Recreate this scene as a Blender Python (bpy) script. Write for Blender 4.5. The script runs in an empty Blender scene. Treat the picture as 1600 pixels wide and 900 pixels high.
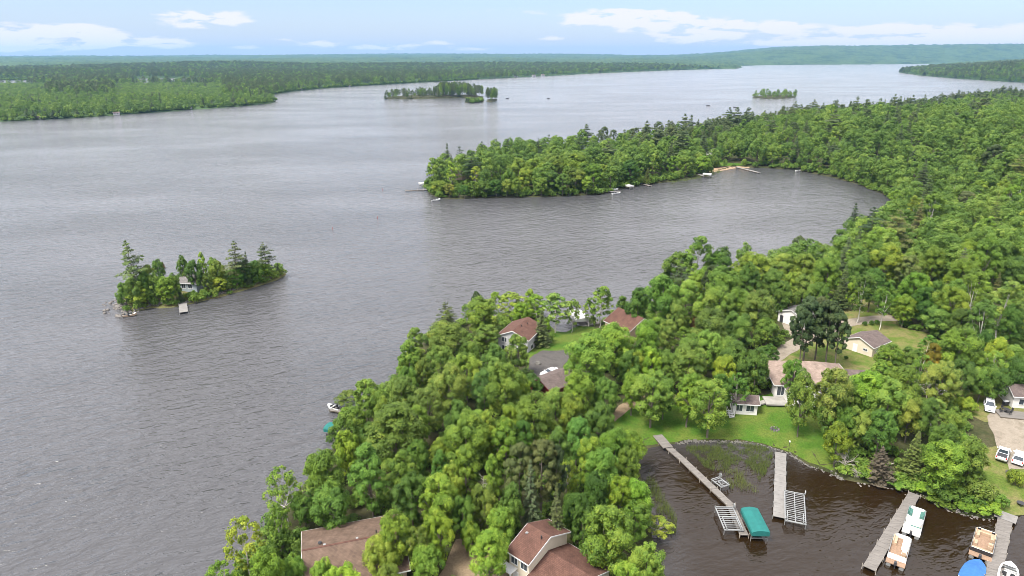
import bpy, bmesh, math, random
import numpy as np
from mathutils import Vector, Matrix, noise as mnoise
from mathutils.geometry import delaunay_2d_cdt

SC = bpy.context.scene
COL = SC.collection
R = math.radians

# ------------------------------------------------------------------ camera
CAM_H = 72.0
PITCH = R(18.8)
FOC = 1600 * 24.0 / 36.0          # focal length in photograph pixels
cam_d = bpy.data.cameras.new("camera")
cam_d.lens = 24.0
cam_d.sensor_width = 36.0
cam_d.clip_start = 0.5
cam_d.clip_end = 60000.0
cam = bpy.data.objects.new("camera", cam_d)
cam.location = (0, 0, CAM_H)
cam.rotation_euler = (math.pi / 2 - PITCH, 0, 0)
COL.objects.link(cam)
SC.camera = cam

# ------------------------------------------------------------------ render / exposure
SC.render.engine = 'CYCLES'
SC.cycles.max_bounces = 6
SC.cycles.diffuse_bounces = 3
SC.cycles.glossy_bounces = 3
SC.cycles.transmission_bounces = 3
SC.cycles.volume_bounces = 0
SC.cycles.transparent_max_bounces = 4
SC.cycles.caustics_reflective = False
SC.cycles.caustics_refractive = False
SC.cycles.use_denoising = True
SC.cycles.sample_clamp_indirect = 6.0
SC.cycles.filter_width = 0.85
SC.view_settings.view_transform = 'Standard'
SC.view_settings.look = 'None'
SC.view_settings.gamma = 1.0
SC.view_settings.use_curve_mapping = False
SC.view_settings.exposure = 0.85

# ------------------------------------------------------------------ sun (soft: veiled sun on a bright cloudy day)
SUN_EL, SUN_AZ = R(58), R(-128)     # azimuth from +Y towards +X
sun_d = bpy.data.lights.new("sun", 'SUN')
sun_d.energy = 4.9
sun_d.angle = R(18)
sun_d.color = (1.0, 0.95, 0.87)
sun = bpy.data.objects.new("sun", sun_d)
sdir = Vector((math.sin(SUN_AZ) * math.cos(SUN_EL), math.cos(SUN_AZ) * math.cos(SUN_EL), math.sin(SUN_EL)))
sun.rotation_euler = sdir.to_track_quat('Z', 'Y').to_euler()
sun.location = (0, 0, 400)
COL.objects.link(sun)


def px_dir(px, py):
    dx, dy = (px - 800) / FOC, (450 - py) / FOC
    return np.array([dx, math.cos(PITCH) + math.sin(PITCH) * dy, -math.sin(PITCH) + math.cos(PITCH) * dy])


def ground(px, py, z=0.0):
    """World point at height z seen at photograph pixel (px, py)."""
    d = px_dir(px, py)
    t = (z - CAM_H) / d[2]
    return np.array([d[0] * t, d[1] * t, z])


def project(p):
    x, y, z = p[0], p[1], p[2] - CAM_H
    dep = y * math.cos(PITCH) - z * math.sin(PITCH)
    up = y * math.sin(PITCH) + z * math.cos(PITCH)
    return 800 + FOC * x / dep, 450 - FOC * up / dep, dep


# ------------------------------------------------------------------ sky
def build_world():
    w = bpy.data.worlds.new("World")
    SC.world = w
    w.use_nodes = True
    nt = w.node_tree
    N, L = nt.nodes, nt.links
    N.clear()

    def nd(t, **kw):
        n = N.new(t)
        for k, v in kw.items():
            setattr(n, k, v)
        return n

    def m(op, a, b=None, c=None):
        n = nd('ShaderNodeMath', operation=op)
        for i, v in enumerate((a, b, c)):
            if v is None:
                continue
            if isinstance(v, (int, float)):
                n.inputs[i].default_value = v
            else:
                L.new(v, n.inputs[i])
        return n.outputs[0]

    def mix(f, a, b):
        n = nd('ShaderNodeMix', data_type='RGBA')
        for s, v in ((0, f), (6, a), (7, b)):
            if isinstance(v, (int, float)):
                n.inputs[s].default_value = v
            elif isinstance(v, tuple):
                n.inputs[s].default_value = (*v, 1)
            else:
                L.new(v, n.inputs[s])
        return n.outputs[2]

    def smooth(x, lo, hi):
        n = nd('ShaderNodeMapRange', interpolation_type='SMOOTHSTEP')
        L.new(x, n.inputs[0])
        n.inputs[1].default_value, n.inputs[2].default_value = lo, hi
        return n.outputs[0]

    sky = nd('ShaderNodeTexSky', sky_type='NISHITA', sun_disc=False, sun_elevation=SUN_EL, sun_rotation=SUN_AZ,
             altitude=400.0, air_density=1.0, dust_density=1.2, ozone_density=1.0)
    tc = nd('ShaderNodeTexCoord')
    sep = nd('ShaderNodeSeparateXYZ')
    L.new(tc.outputs['Generated'], sep.inputs[0])
    x, y, z = sep.outputs
    az = m('ARCTAN2', x, y)
    el = m('ARCSINE', m('MAXIMUM', z, -0.999))
    # low band: flat fair-weather cumulus near the horizon
    comb = nd('ShaderNodeCombineXYZ')
    L.new(m('MULTIPLY', az, 24.0), comb.inputs[0])
    L.new(m('MULTIPLY', el, 105.0), comb.inputs[1])
    n1 = nd('ShaderNodeTexNoise')
    L.new(comb.outputs[0], n1.inputs['Vector'])
    n1.inputs['Scale'].default_value = 1.0
    n1.inputs['Detail'].default_value = 7
    n1.inputs['Roughness'].default_value = 0.55
    n1.inputs['Distortion'].default_value = 0.3
    total = None
    blobs = [(55, 50, 75, 9, 1.0), (40, 72, 70, 7, .95), (230, 61, 50, 7, .95), (318, 28, 62, 11, 1.1), (305, 36, 20, 8, .5), (500, 68, 35, 6, .75), (385, 74, 30, 4, .6),
             (620, 73, 40, 6, .6), (905, 32, 30, 9, .85), (1010, 34, 85, 16, 1.05), (1140, 44, 75, 11, 1.05), (980, 22, 40, 8, .7),
             (1290, 56, 60, 8, .8), (1400, 47, 75, 9, 1.05), (1540, 56, 90, 10, 1.05), (1180, 68, 60, 5, .7), (800, 18, 120, 9, .38), (1480, 66, 140, 8, .7),
             (130, 46, 40, 7, .9), (160, 70, 50, 5, .7), (270, 72, 40, 4, .6), (435, 60, 26, 4, .55), (560, 74, 40, 4, .6), (690, 66, 40, 5, .5), (740, 76, 50, 4, .6), (860, 60, 36, 5, .6), (1060, 62, 50, 6, .75), (1230, 38, 40, 6, .6), (1340, 74, 60, 5, .7), (-120, 55, 90, 14, 1.0), (1750, 45, 110, 14, 1.0)]
    for bx, by, sx, sy, amp in blobs:
        d = px_dir(bx, by)
        d = d / np.linalg.norm(d)
        a0, e0 = math.atan2(d[0], d[1]), math.asin(d[2])
        u = m('MULTIPLY', m('SUBTRACT', az, a0), FOC / sx)
        v = m('MULTIPLY', m('SUBTRACT', el, e0), FOC / sy)
        r2 = m('ADD', m('MULTIPLY', u, u), m('MULTIPLY', v, v))
        g = m('MULTIPLY', m('EXPONENT', m('MULTIPLY', r2, -1.0)), amp)
        total = g if total is None else m('ADD', total, g)
    low = m('MULTIPLY', total, m('ADD', m('MULTIPLY', n1.outputs[0], 4.4), -1.3))
    low = m('MULTIPLY', smooth(low, 0.30, 0.80), 0.95)
    # high layer: broken cloud over most of the sky, thin towards the horizon
    den = m('ADD', m('MAXIMUM', z, 0.0), 0.10)
    comb2 = nd('ShaderNodeCombineXYZ')
    L.new(m('DIVIDE', x, den), comb2.inputs[0])
    L.new(m('DIVIDE', y, den), comb2.inputs[1])
    n2 = nd('ShaderNodeTexNoise')
    L.new(comb2.outputs[0], n2.inputs['Vector'])
    n2.inputs['Scale'].default_value = 0.9
    n2.inputs['Detail'].default_value = 6
    high = m('MULTIPLY', smooth(n2.outputs[0], 0.12, 0.52), smooth(z, 0.068, 0.13))
    # colours (divided by the 0.1 strength below)
    base = mix(smooth(z, 0.0, 0.085), mix(0.72, sky.outputs[0], SKY_LOW), mix(0.35, sky.outputs[0], SKY_MID))
    c = mix(m('MULTIPLY', high, 0.85), base, SKY_CLOUD_HIGH)
    c = mix(low, c, SKY_CLOUD_LOW)
    bg = nd('ShaderNodeBackground')
    bg.inputs['Strength'].default_value = 0.1
    L.new(c, bg.inputs[0])
    out = nd('ShaderNodeOutputWorld')
    L.new(bg.outputs[0], out.inputs[0])


SKY_LOW = (3.7, 4.3, 5.45)
SKY_MID = (2.3, 3.55, 6.4)
SKY_CLOUD_HIGH = (14.0, 13.6, 14.0)
SKY_CLOUD_LOW = (5.6, 5.5, 5.7)
build_world()

# ------------------------------------------------------------------ material helpers
def new_mat(name):
    m = bpy.data.materials.new(name)
    m.use_nodes = True
    m.node_tree.nodes.clear()
    return m, m.node_tree.nodes, m.node_tree.links


def principled(name, col, rough=0.7, metal=0.0, var=0.12, scale=3.0, bump=0.0, bscale=20.0, spec=0.3, stretch=(1, 1, 1), streak=None):
    """Plain surface with large and fine colour variation and optional bump."""
    m, N, L = new_mat(name)
    out = N.new('ShaderNodeOutputMaterial')
    p = N.new('ShaderNodeBsdfPrincipled')
    p.inputs['Roughness'].default_value = rough
    p.inputs['Metallic'].default_value = metal
    p.inputs['Specular IOR Level'].default_value = spec
    tc = N.new('ShaderNodeTexCoord')
    mp = N.new('ShaderNodeMapping')
    mp.inputs['Scale'].default_value = stretch
    L.new(tc.outputs['Object'], mp.inputs[0])
    n1 = N.new('ShaderNodeTexNoise')
    n1.inputs['Scale'].default_value = scale
    n1.inputs['Detail'].default_value = 6
    L.new(mp.outputs[0], n1.inputs['Vector'])
    r = N.new('ShaderNodeValToRGB')
    c = np.array(col)
    r.color_ramp.elements[0].position = 0.25
    r.color_ramp.elements[1].position = 0.75
    r.color_ramp.elements[0].color = (*np.clip(c * (1 - var * 1.6), 0, 1), 1)
    r.color_ramp.elements[1].color = (*np.clip(c * (1 + var * 1.6), 0, 1), 1)
    L.new(n1.outputs[0], r.inputs[0])
    L.new(r.outputs[0], p.inputs['Base Color'])
    if bump:
        n2 = N.new('ShaderNodeTexNoise')
        n2.inputs['Scale'].default_value = bscale
        n2.inputs['Detail'].default_value = 4
        L.new(mp.outputs[0], n2.inputs['Vector'])
        b = N.new('ShaderNodeBump')
        b.inputs['Strength'].default_value = bump
        b.inputs['Distance'].default_value = 0.05
        L.new(n2.outputs[0], b.inputs['Height'])
        L.new(b.outputs[0], p.inputs['Normal'])
    L.new(p.outputs[0], out.inputs[0])
    return m


def shingles(name, col, col2, rows=0.22):
    """Asphalt shingles: courses of slightly different tabs, blotchy weathering."""
    m, N, L = new_mat(name)
    out = N.new('ShaderNodeOutputMaterial')
    p = N.new('ShaderNodeBsdfPrincipled')
    p.inputs['Roughness'].default_value = 0.9
    p.inputs['Specular IOR Level'].default_value = 0.15
    uv = N.new('ShaderNodeTexCoord')
    br = N.new('ShaderNodeTexBrick')
    br.inputs['Color1'].default_value = (*col, 1)
    br.inputs['Color2'].default_value = (*col2, 1)
    br.inputs['Mortar'].default_value = (*[c * 0.55 for c in col], 1)
    br.inputs['Scale'].default_value = 1.0
    br.inputs['Brick Width'].default_value = 0.33
    br.inputs['Row Height'].default_value = rows
    br.inputs['Mortar Size'].default_value = 0.012
    L.new(uv.outputs['UV'], br.inputs['Vector'])
    n = N.new('ShaderNodeTexNoise')
    n.inputs['Scale'].default_value = 0.55
    n.inputs['Detail'].default_value = 7
    n.inputs['Roughness'].default_value = 0.65
    L.new(uv.outputs['UV'], n.inputs['Vector'])
    mr = N.new('ShaderNodeMapRange')
    mr.inputs[1].default_value, mr.inputs[2].default_value = 0.3, 0.7
    mr.inputs[3].default_value, mr.inputs[4].default_value = 0.72, 1.28
    L.new(n.outputs[0], mr.inputs[0])
    mx = N.new('ShaderNodeMix')
    mx.data_type = 'RGBA'
    mx.blend_type = 'MULTIPLY'
    mx.inputs[0].default_value = 1
    L.new(br.outputs[0], mx.inputs[6])
    L.new(mr.outputs[0], mx.inputs[7])
    L.new(mx.outputs[2], p.inputs['Base Color'])
    b = N.new('ShaderNodeBump')
    b.inputs['Strength'].default_value = 0.6
    b.inputs['Distance'].default_value = 0.02
    L.new(br.outputs['Fac'], b.inputs['Height'])
    b.invert = True
    L.new(b.outputs[0], p.inputs['Normal'])
    L.new(p.outputs[0], out.inputs[0])
    return m


def siding(name, col, pitch=0.18, vertical=False):
    """Lap siding: painted boards with a thin dark lap line."""
    m, N, L = new_mat(name)
    out = N.new('ShaderNodeOutputMaterial')
    p = N.new('ShaderNodeBsdfPrincipled')
    p.inputs['Roughness'].default_value = 0.6
    tc = N.new('ShaderNodeTexCoord')
    w = N.new('ShaderNodeTexWave')
    w.wave_type = 'BANDS'
    w.bands_direction = 'X' if vertical else 'Z'
    w.wave_profile = 'SAW'
    w.inputs['Scale'].default_value = 1 / pitch / 2 / math.pi * 6.283 / 1.0 * 0.314
    L.new(tc.outputs['Object'], w.inputs['Vector'])
    n = N.new('ShaderNodeTexNoise')
    n.inputs['Scale'].default_value = 0.9
    n.inputs['Detail'].default_value = 6
    L.new(tc.outputs['Object'], n.inputs['Vector'])
    mr = N.new('ShaderNodeMapRange')
    mr.inputs[3].default_value, mr.inputs[4].default_value = 0.86, 1.1
    L.new(n.outputs[0], mr.inputs[0])
    mx = N.new('ShaderNodeMix')
    mx.data_type = 'RGBA'
    mx.blend_type = 'MULTIPLY'
    mx.inputs[0].default_value = 1
    mx.inputs[6].default_value = (*col, 1)
    L.new(mr.outputs[0], mx.inputs[7])
    L.new(mx.outputs[2], p.inputs['Base Color'])
    b = N.new('ShaderNodeBump')
    b.inputs['Strength'].default_value = 0.5
    b.inputs['Distance'].default_value = 0.02
    L.new(w.outputs[0], b.inputs['Height'])
    L.new(b.outputs[0], p.inputs['Normal'])
    L.new(p.outputs[0], out.inputs[0])
    return m


def ground_mat(name, cols, scale=0.35, fine=4.0, rough=0.95, bump=0.35, bdist=0.12):
    """Ground sheet: 3-4 colours blended by large noise, speckled by fine noise."""
    m, N, L = new_mat(name)
    out = N.new('ShaderNodeOutputMaterial')
    p = N.new('ShaderNodeBsdfPrincipled')
    p.inputs['Roughness'].default_value = rough
    p.inputs['Specular IOR Level'].default_value = 0.1
    g = N.new('ShaderNodeNewGeometry')
    n1 = N.new('ShaderNodeTexNoise')
    n1.inputs['Scale'].default_value = scale
    n1.inputs['Detail'].default_value = 5
    n1.inputs['Roughness'].default_value = 0.6
    L.new(g.outputs['Position'], n1.inputs['Vector'])
    r = N.new('ShaderNodeValToRGB')
    els = r.color_ramp.elements
    while len(els) < len(cols):
        els.new(0.5)
    for i, c in enumerate(cols):
        els[i].position = 0.28 + 0.44 * i / (len(cols) - 1)
        els[i].color = (*c, 1)
    L.new(n1.outputs[0], r.inputs[0])
    n2 = N.new('ShaderNodeTexNoise')
    n2.inputs['Scale'].default_value = fine
    n2.inputs['Detail'].default_value = 5
    n2.inputs['Roughness'].default_value = 0.7
    L.new(g.outputs['Position'], n2.inputs['Vector'])
    mr = N.new('ShaderNodeMapRange')
    mr.inputs[1].default_value, mr.inputs[2].default_value = 0.25, 0.75
    mr.inputs[3].default_value, mr.inputs[4].default_value = 0.6, 1.4
    L.new(n2.outputs[0], mr.inputs[0])
    mx = N.new('ShaderNodeMix')
    mx.data_type = 'RGBA'
    mx.blend_type = 'MULTIPLY'
    mx.inputs[0].default_value = 1
    L.new(r.outputs[0], mx.inputs[6])
    L.new(mr.outputs[0], mx.inputs[7])
    L.new(mx.outputs[2], p.inputs['Base Color'])
    if bump:
        b = N.new('ShaderNodeBump')
        b.inputs['Strength'].default_value = bump
        b.inputs['Distance'].default_value = bdist
        L.new(n2.outputs[0], b.inputs['Height'])
        L.new(b.outputs[0], p.inputs['Normal'])
    L.new(p.outputs[0], out.inputs[0])
    return m


def leaf_mat(name, dark, mid, light, rnd=0.36, transl=0.24, rough=0.6):
    """Foliage: hue varies by clump and leaf ("tint"), by tree (Object Info random) and by the tree's own colour."""
    m, N, L = new_mat(name)
    out = N.new('ShaderNodeOutputMaterial')
    at = N.new('ShaderNodeAttribute')
    at.attribute_name = "tint"
    oi = N.new('ShaderNodeObjectInfo')
    ma = N.new('ShaderNodeMath')
    ma.operation = 'MULTIPLY_ADD'
    L.new(oi.outputs['Random'], ma.inputs[0])
    ma.inputs[1].default_value = rnd
    ma.inputs[2].default_value = -rnd * 0.5
    ad = N.new('ShaderNodeMath')
    ad.operation = 'ADD'
    L.new(at.outputs['Fac'], ad.inputs[0])
    L.new(ma.outputs[0], ad.inputs[1])
    r = N.new('ShaderNodeValToRGB')
    els = r.color_ramp.elements
    els.new(0.5)
    for e, c, pz in zip(els, (dark, mid, light), (0.0, 0.5, 1.0)):
        e.position = pz
        e.color = (*c, 1)
    L.new(ad.outputs[0], r.inputs[0])
    mx = N.new('ShaderNodeMix')
    mx.data_type = 'RGBA'
    mx.blend_type = 'MULTIPLY'
    mx.inputs[0].default_value = 1
    L.new(r.outputs[0], mx.inputs[6])
    L.new(oi.outputs['Color'], mx.inputs[7])
    p = N.new('ShaderNodeBsdfPrincipled')
    p.inputs['Roughness'].default_value = rough
    p.inputs['Specular IOR Level'].default_value = 0.25
    L.new(mx.outputs[2], p.inputs['Base Color'])
    t = N.new('ShaderNodeBsdfTranslucent')
    L.new(mx.outputs[2], t.inputs[0])
    ms = N.new('ShaderNodeMixShader')
    ms.inputs[0].default_value = transl
    L.new(p.outputs[0], ms.inputs[1])
    L.new(t.outputs[0], ms.inputs[2])
    L.new(ms.outputs[0], out.inputs[0])
    return m


# ------------------------------------------------------------------ mesh helpers
def raw_mesh(name, V, quads=None, tris=None, tint=None, mat_idx=None, mats=(), smooth=False):
    me = bpy.data.meshes.new(name)
    V = np.asarray(V, np.float32)
    nq = 0 if quads is None else len(quads)
    nt = 0 if tris is None else len(tris)
    me.vertices.add(len(V))
    me.vertices.foreach_set("co", V.ravel())
    loops = []
    starts = []
    if nq:
        loops.append(np.asarray(quads, np.int32).ravel())
    if nt:
        loops.append(np.asarray(tris, np.int32).ravel())
    loops = np.concatenate(loops)
    me.loops.add(len(loops))
    me.loops.foreach_set("vertex_index", loops)
    me.polygons.add(nq + nt)
    st = np.concatenate([np.arange(nq) * 4, nq * 4 + np.arange(nt) * 3]).astype(np.int32)
    me.polygons.foreach_set("loop_start", st)
    if mat_idx is not None:
        me.polygons.foreach_set("material_index", np.asarray(mat_idx, np.int32))
    if smooth:
        me.polygons.foreach_set("use_smooth", np.ones(nq + nt, bool))
    for m in mats:
        me.materials.append(m)
    if tint is not None:
        a = me.attributes.new("tint", 'FLOAT', 'POINT')
        a.data.foreach_set("value", np.asarray(tint, np.float32))
    me.update(calc_edges=True)
    me.validate()
    return me


class MB:
    """Collects boxes, tubes and panels; build() links them as ONE mesh object."""

    def __init__(self):
        self.v, self.f, self.uv = [], [], []

    def face(self, pts, uv=None):
        b = len(self.v)
        self.v += [tuple(p) for p in pts]
        self.f.append(tuple(range(b, b + len(pts))))
        self.uv.append(uv if uv else [(p[0] + p[1], p[2]) for p in pts])

    def hexa(self, lo, hi):
        """lo, hi: four points each, same winding (counter-clockwise from above)."""
        self.face(lo[::-1])
        self.face(hi)
        for i in range(4):
            j = (i + 1) % 4
            self.face([lo[i], lo[j], hi[j], hi[i]])

    def box(self, c, s, rz=0.0, taper=1.0):
        x, y, z = s[0] / 2, s[1] / 2, s[2] / 2
        ca, sa = math.cos(rz), math.sin(rz)

        def q(k, t):
            return [(c[0] + ca * a * t - sa * b * t, c[1] + sa * a * t + ca * b * t, c[2] + k) for a, b in ((-x, -y), (x, -y), (x, y), (-x, y))]
        self.hexa(q(-z, 1.0), q(z, taper))

    def tube(self, p0, p1, r0, r1=None, n=6, cap=True):
        r1 = r0 if r1 is None else r1
        p0, p1 = Vector(p0), Vector(p1)
        d = (p1 - p0)
        if d.length < 1e-6:
            return
        d.normalize()
        a = d.orthogonal().normalized()
        b = d.cross(a)
        A = [p0 + (a * math.cos(t) + b * math.sin(t)) * r0 for t in [2 * math.pi * i / n for i in range(n)]]
        B = [p1 + (a * math.cos(t) + b * math.sin(t)) * r1 for t in [2 * math.pi * i / n for i in range(n)]]
        for i in range(n):
            j = (i + 1) % n
            self.face([A[i], A[j], B[j], B[i]])
        if cap:
            self.face(A[::-1])
            self.face(B)

    def loft(self, rings, cap=True):
        for A, B in zip(rings, rings[1:]):
            n = len(A)
            for i in range(n):
                j = (i + 1) % n
                self.face([A[i], A[j], B[j], B[i]])
        if cap:
            self.face(rings[0][::-1])
            self.face(rings[-1])

    def mesh(self, name, mat, smooth=False):
        me = bpy.data.meshes.new(name)
        me.from_pydata(self.v, [], self.f)
        me.materials.append(mat)
        u = me.uv_layers.new(name="UVMap")
        k = 0
        for uvs in self.uv:
            for t in uvs:
                u.data[k].uv = t
                k += 1
        if smooth:
            me.polygons.foreach_set("use_smooth", np.ones(len(me.polygons), bool))
        return me

    def build(self, name, mat, parent=None, smooth=False, weld=False):
        me = self.mesh(name, mat, smooth)
        if weld:
            bm = bmesh.new()
            bm.from_mesh(me)
            bmesh.ops.remove_doubles(bm, verts=bm.verts, dist=1e-4)
            bmesh.ops.recalc_face_normals(bm, faces=bm.faces)
            bm.to_mesh(me)
            bm.free()
        return link(name, me, parent)


def link(name, data, parent=None):
    o = bpy.data.objects.new(name, data)
    COL.objects.link(o)
    if parent is not None:
        o.parent = parent
    return o


def tag(o, label=None, cat=None, group=None, kind=None):
    if label:
        o['label'] = label
    if cat:
        o['category'] = cat
    if group:
        o['group'] = group
    if kind:
        o['kind'] = kind
    return o


def thing(name, label, cat, loc=(0, 0, 0), rz=0.0, group=None):
    o = bpy.data.objects.new(name, None)
    o.empty_display_size = 0.3
    o.location = loc
    o.rotation_euler = (0, 0, rz)
    COL.objects.link(o)
    return tag(o, label, cat, group)


def copy_tree(o, parent=None):
    c = o.copy()
    COL.objects.link(c)
    c.parent = parent
    for ch in o.children:
        copy_tree(ch, c)
    return c


def smoothstep(x, a, b):
    t = np.clip((x - a) / (b - a), 0, 1)
    return t * t * (3 - 2 * t)


def inside_poly(P, poly):
    x, y = P[:, 0], P[:, 1]
    r = np.zeros(len(P), bool)
    n = len(poly)
    for i in range(n):
        x1, y1 = poly[i]
        x2, y2 = poly[(i + 1) % n]
        if y1 == y2:
            continue
        c = ((y1 > y) != (y2 > y)) & (x < (x2 - x1) * (y - y1) / (y2 - y1) + x1)
        r ^= c
    return r


def dist_poly(P, poly):
    d = np.full(len(P), 1e18)
    n = len(poly)
    for i in range(n):
        a = np.array(poly[i], float)
        b = np.array(poly[(i + 1) % n], float)
        ab = b - a
        L2 = max((ab ** 2).sum(), 1e-9)
        t = np.clip(((P - a) @ ab) / L2, 0, 1)
        q = P - a - t[:, None] * ab
        d = np.minimum(d, (q ** 2).sum(1))
    return np.sqrt(d)


def sdist(P, poly):
    return np.where(inside_poly(P, poly), 1, -1) * dist_poly(P, poly)


_rs = np.random.RandomState(11)
_NG = [_rs.rand(64, 64) for _ in range(4)]


def vnoise(x, y, s, k=0):
    """Smooth periodic value noise in -1..1 with feature size s metres."""
    g = _NG[k % 4]
    u, v = np.asarray(x) / s + 17.3 * k, np.asarray(y) / s + 9.1 * k
    i, j = np.floor(u).astype(int), np.floor(v).astype(int)
    fu, fv = u - i, v - j
    fu, fv = fu * fu * (3 - 2 * fu), fv * fv * (3 - 2 * fv)
    a, b, c, d = g[i % 64, j % 64], g[(i + 1) % 64, j % 64], g[i % 64, (j + 1) % 64], g[(i + 1) % 64, (j + 1) % 64]
    return ((a * (1 - fu) + b * fu) * (1 - fv) + (c * (1 - fu) + d * fu) * fv) * 2 - 1


def px_poly(pts):
    return [tuple(ground(x, y)[:2]) for x, y in pts]

# ------------------------------------------------------------------ terrain
MAIN_SHORE = [(270, 1060), (296, 1000), (326, 950), (362, 900), (402, 842), (444, 792), (478, 752), (502, 722), (526, 692), (568, 642), (603, 602), (628, 572),
              (648, 545), (672, 522), (696, 508), (740, 500), (790, 493), (842, 489), (858, 505), (868, 520), (882, 522), (903, 508), (925, 507), (950, 494), (1000, 475), (1040, 465),
              (1100, 456), (1180, 450), (1228, 441), (1278, 416), (1330, 376), (1375, 350), (1402, 330), (1386, 306), (1340, 288), (1290, 275), (1240, 265.5), (1190, 262),
              (1150, 262.5), (1120, 268), (1085, 277), (1040, 285), (1000, 290), (962, 297), (940, 303.5), (900, 306), (850, 308), (800, 308.5), (760, 309), (715, 311), (688, 310), (672, 304),
              (665, 294), (686, 279), (720, 266), (760, 257), (830, 249), (900, 242), (1000, 231), (1100, 218), (1180, 208), (1250, 198), (1330, 190), (1400, 182), (1480, 170),
              (1560, 160), (1640, 152), (1760, 146)]
MAIN_BAY = [(1700, 790), (1640, 800), (1580, 808), (1550, 812), (1502, 806), (1462, 788), (1436, 776), (1416, 766), (1380, 760), (1345, 756), (1318, 750), (1290, 737), (1262, 727), (1236, 710),
            (1214, 702), (1190, 694), (1150, 690), (1110, 690), (1080, 690), (1056, 694), (1030, 697), (1004, 702), (996, 720), (1004, 750), (1014, 800), (1022, 850), (1030, 900), (1034, 980), (1036, 1060)]
main_poly = px_poly(MAIN_SHORE) + [(1500, 1500), (1500, 120)] + px_poly(MAIN_BAY)

GX0, GY0, CELL = -78.0, 46.0, 3.0
GNX, GNY = 330, 390


def main_height(x, y, sd):
    h = np.where(sd > 0, np.minimum(sd * 0.30, 0.75) + 1.5 * smoothstep(sd, 2, 22), np.maximum(sd * 0.35, -3.0))
    land = smoothstep(sd, 4, 70)
    hill = 21 * smoothstep(x, 60, 430) * smoothstep(y, 165, 420) * (1 - .75 * smoothstep(y, 500, 760))
    h = h + land * (hill + 0.5 * vnoise(x, y, 24, 1) + (0.4 + 2.2 * smoothstep(y, 250, 420)) * vnoise(x, y, 70, 2))
    h = h + smoothstep(sd, 8, 40) * 2.5 * np.exp(-(((x + 5) / 60) ** 2 + ((y - 340) / 60) ** 2))
    return h


_gx, _gy = np.meshgrid(GX0 + CELL * np.arange(GNX), GY0 + CELL * np.arange(GNY), indexing='ij')
_P = np.stack([_gx.ravel(), _gy.ravel()], 1)
_SD = sdist(_P, main_poly)
GZ = main_height(_P[:, 0], _P[:, 1], _SD).reshape(GNX, GNY)
SDG = _SD.reshape(GNX, GNY)


def grid_sample(G, x, y):
    u = np.clip((np.asarray(x, float) - GX0) / CELL, 0, GNX - 1.001)
    v = np.clip((np.asarray(y, float) - GY0) / CELL, 0, GNY - 1.001)
    i, j = np.floor(u).astype(int), np.floor(v).astype(int)
    fu, fv = u - i, v - j
    a, b, c, d = G[i, j], G[i + 1, j], G[i + 1, j + 1], G[i, j + 1]
    return np.where(fu >= fv, a + (b - a) * fu + (c - b) * fv, a + (c - d) * fu + (d - a) * fv)


def H(x, y):
    return float(grid_sample(GZ, x, y))


def on_land(px, py, dz=0.0, hf=None):
    """Point dz above the ground seen at photograph pixel (px, py)."""
    hf = hf or H
    z = 1.0
    for _ in range(40):
        p = ground(px, py, z + dz)
        z = 0.5 * z + 0.5 * max(hf(p[0], p[1]), 0.0)
    p = ground(px, py, z + dz)
    return Vector((p[0], p[1], hf(p[0], p[1])))


M = {}
M['forest_floor'] = ground_mat('forest floor', [(.020, .024, .010), (.032, .038, .014), (.05, .048, .024), (.032, .046, .015)], .22, 2.5)
M['lawn'] = ground_mat('lawn grass', [(.030, .074, .008), (.044, .092, .011), (.076, .104, .019), (.038, .086, .010)], .16, 3.2, bump=.3)
M['meadow'] = ground_mat('rough grass', [(.040, .088, .011), (.075, .105, .020), (.135, .122, .050), (.052, .098, .014)], .2, 3.0)
M['gravel'] = ground_mat('gravel', [(.165, .142, .112), (.205, .178, .143), (.14, .118, .092)], .35, 5.0, bump=.25)
M['gravel_grey'] = ground_mat('grey gravel', [(.055, .051, .049), (.072, .067, .063), (.045, .043, .042)], .35, 5.0, bump=.25)
M['dirt'] = ground_mat('bare dirt', [(.15, .11, .07), (.19, .145, .095), (.11, .085, .05)], .4, 4.0)
M['sand'] = ground_mat('sand', [(.22, .16, .10), (.26, .19, .125), (.19, .135, .09)], .4, 4.0)
M['rock'] = principled('shore rock', (.13, .12, .11), .9, var=.25, scale=1.5, bump=.5, bscale=6)


def grid_terrain():
    V = np.stack([_gx.ravel(), _gy.ravel(), GZ.ravel()], 1)
    i, j = np.meshgrid(np.arange(GNX - 1), np.arange(GNY - 1), indexing='ij')
    a = (i * GNY + j).ravel()
    b, c, d = a + GNY, a + GNY + 1, a + 1
    keep = (np.maximum.reduce([SDG.ravel()[k] for k in (a, b, c, d)]) > -14)
    a, b, c, d = a[keep], b[keep], c[keep], d[keep]
    T = np.concatenate([np.stack([a, b, c], 1), np.stack([a, c, d], 1)])
    me = raw_mesh("ground", V, tris=T, mats=[M['forest_floor']], smooth=True)
    bm = bmesh.new()
    bm.from_mesh(me)
    bmesh.ops.delete(bm, geom=[v for v in bm.verts if not v.link_faces], context='VERTS')
    bm.to_mesh(me)
    bm.free()
    tag(link("ground", me), kind='structure')


grid_terrain()


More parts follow.
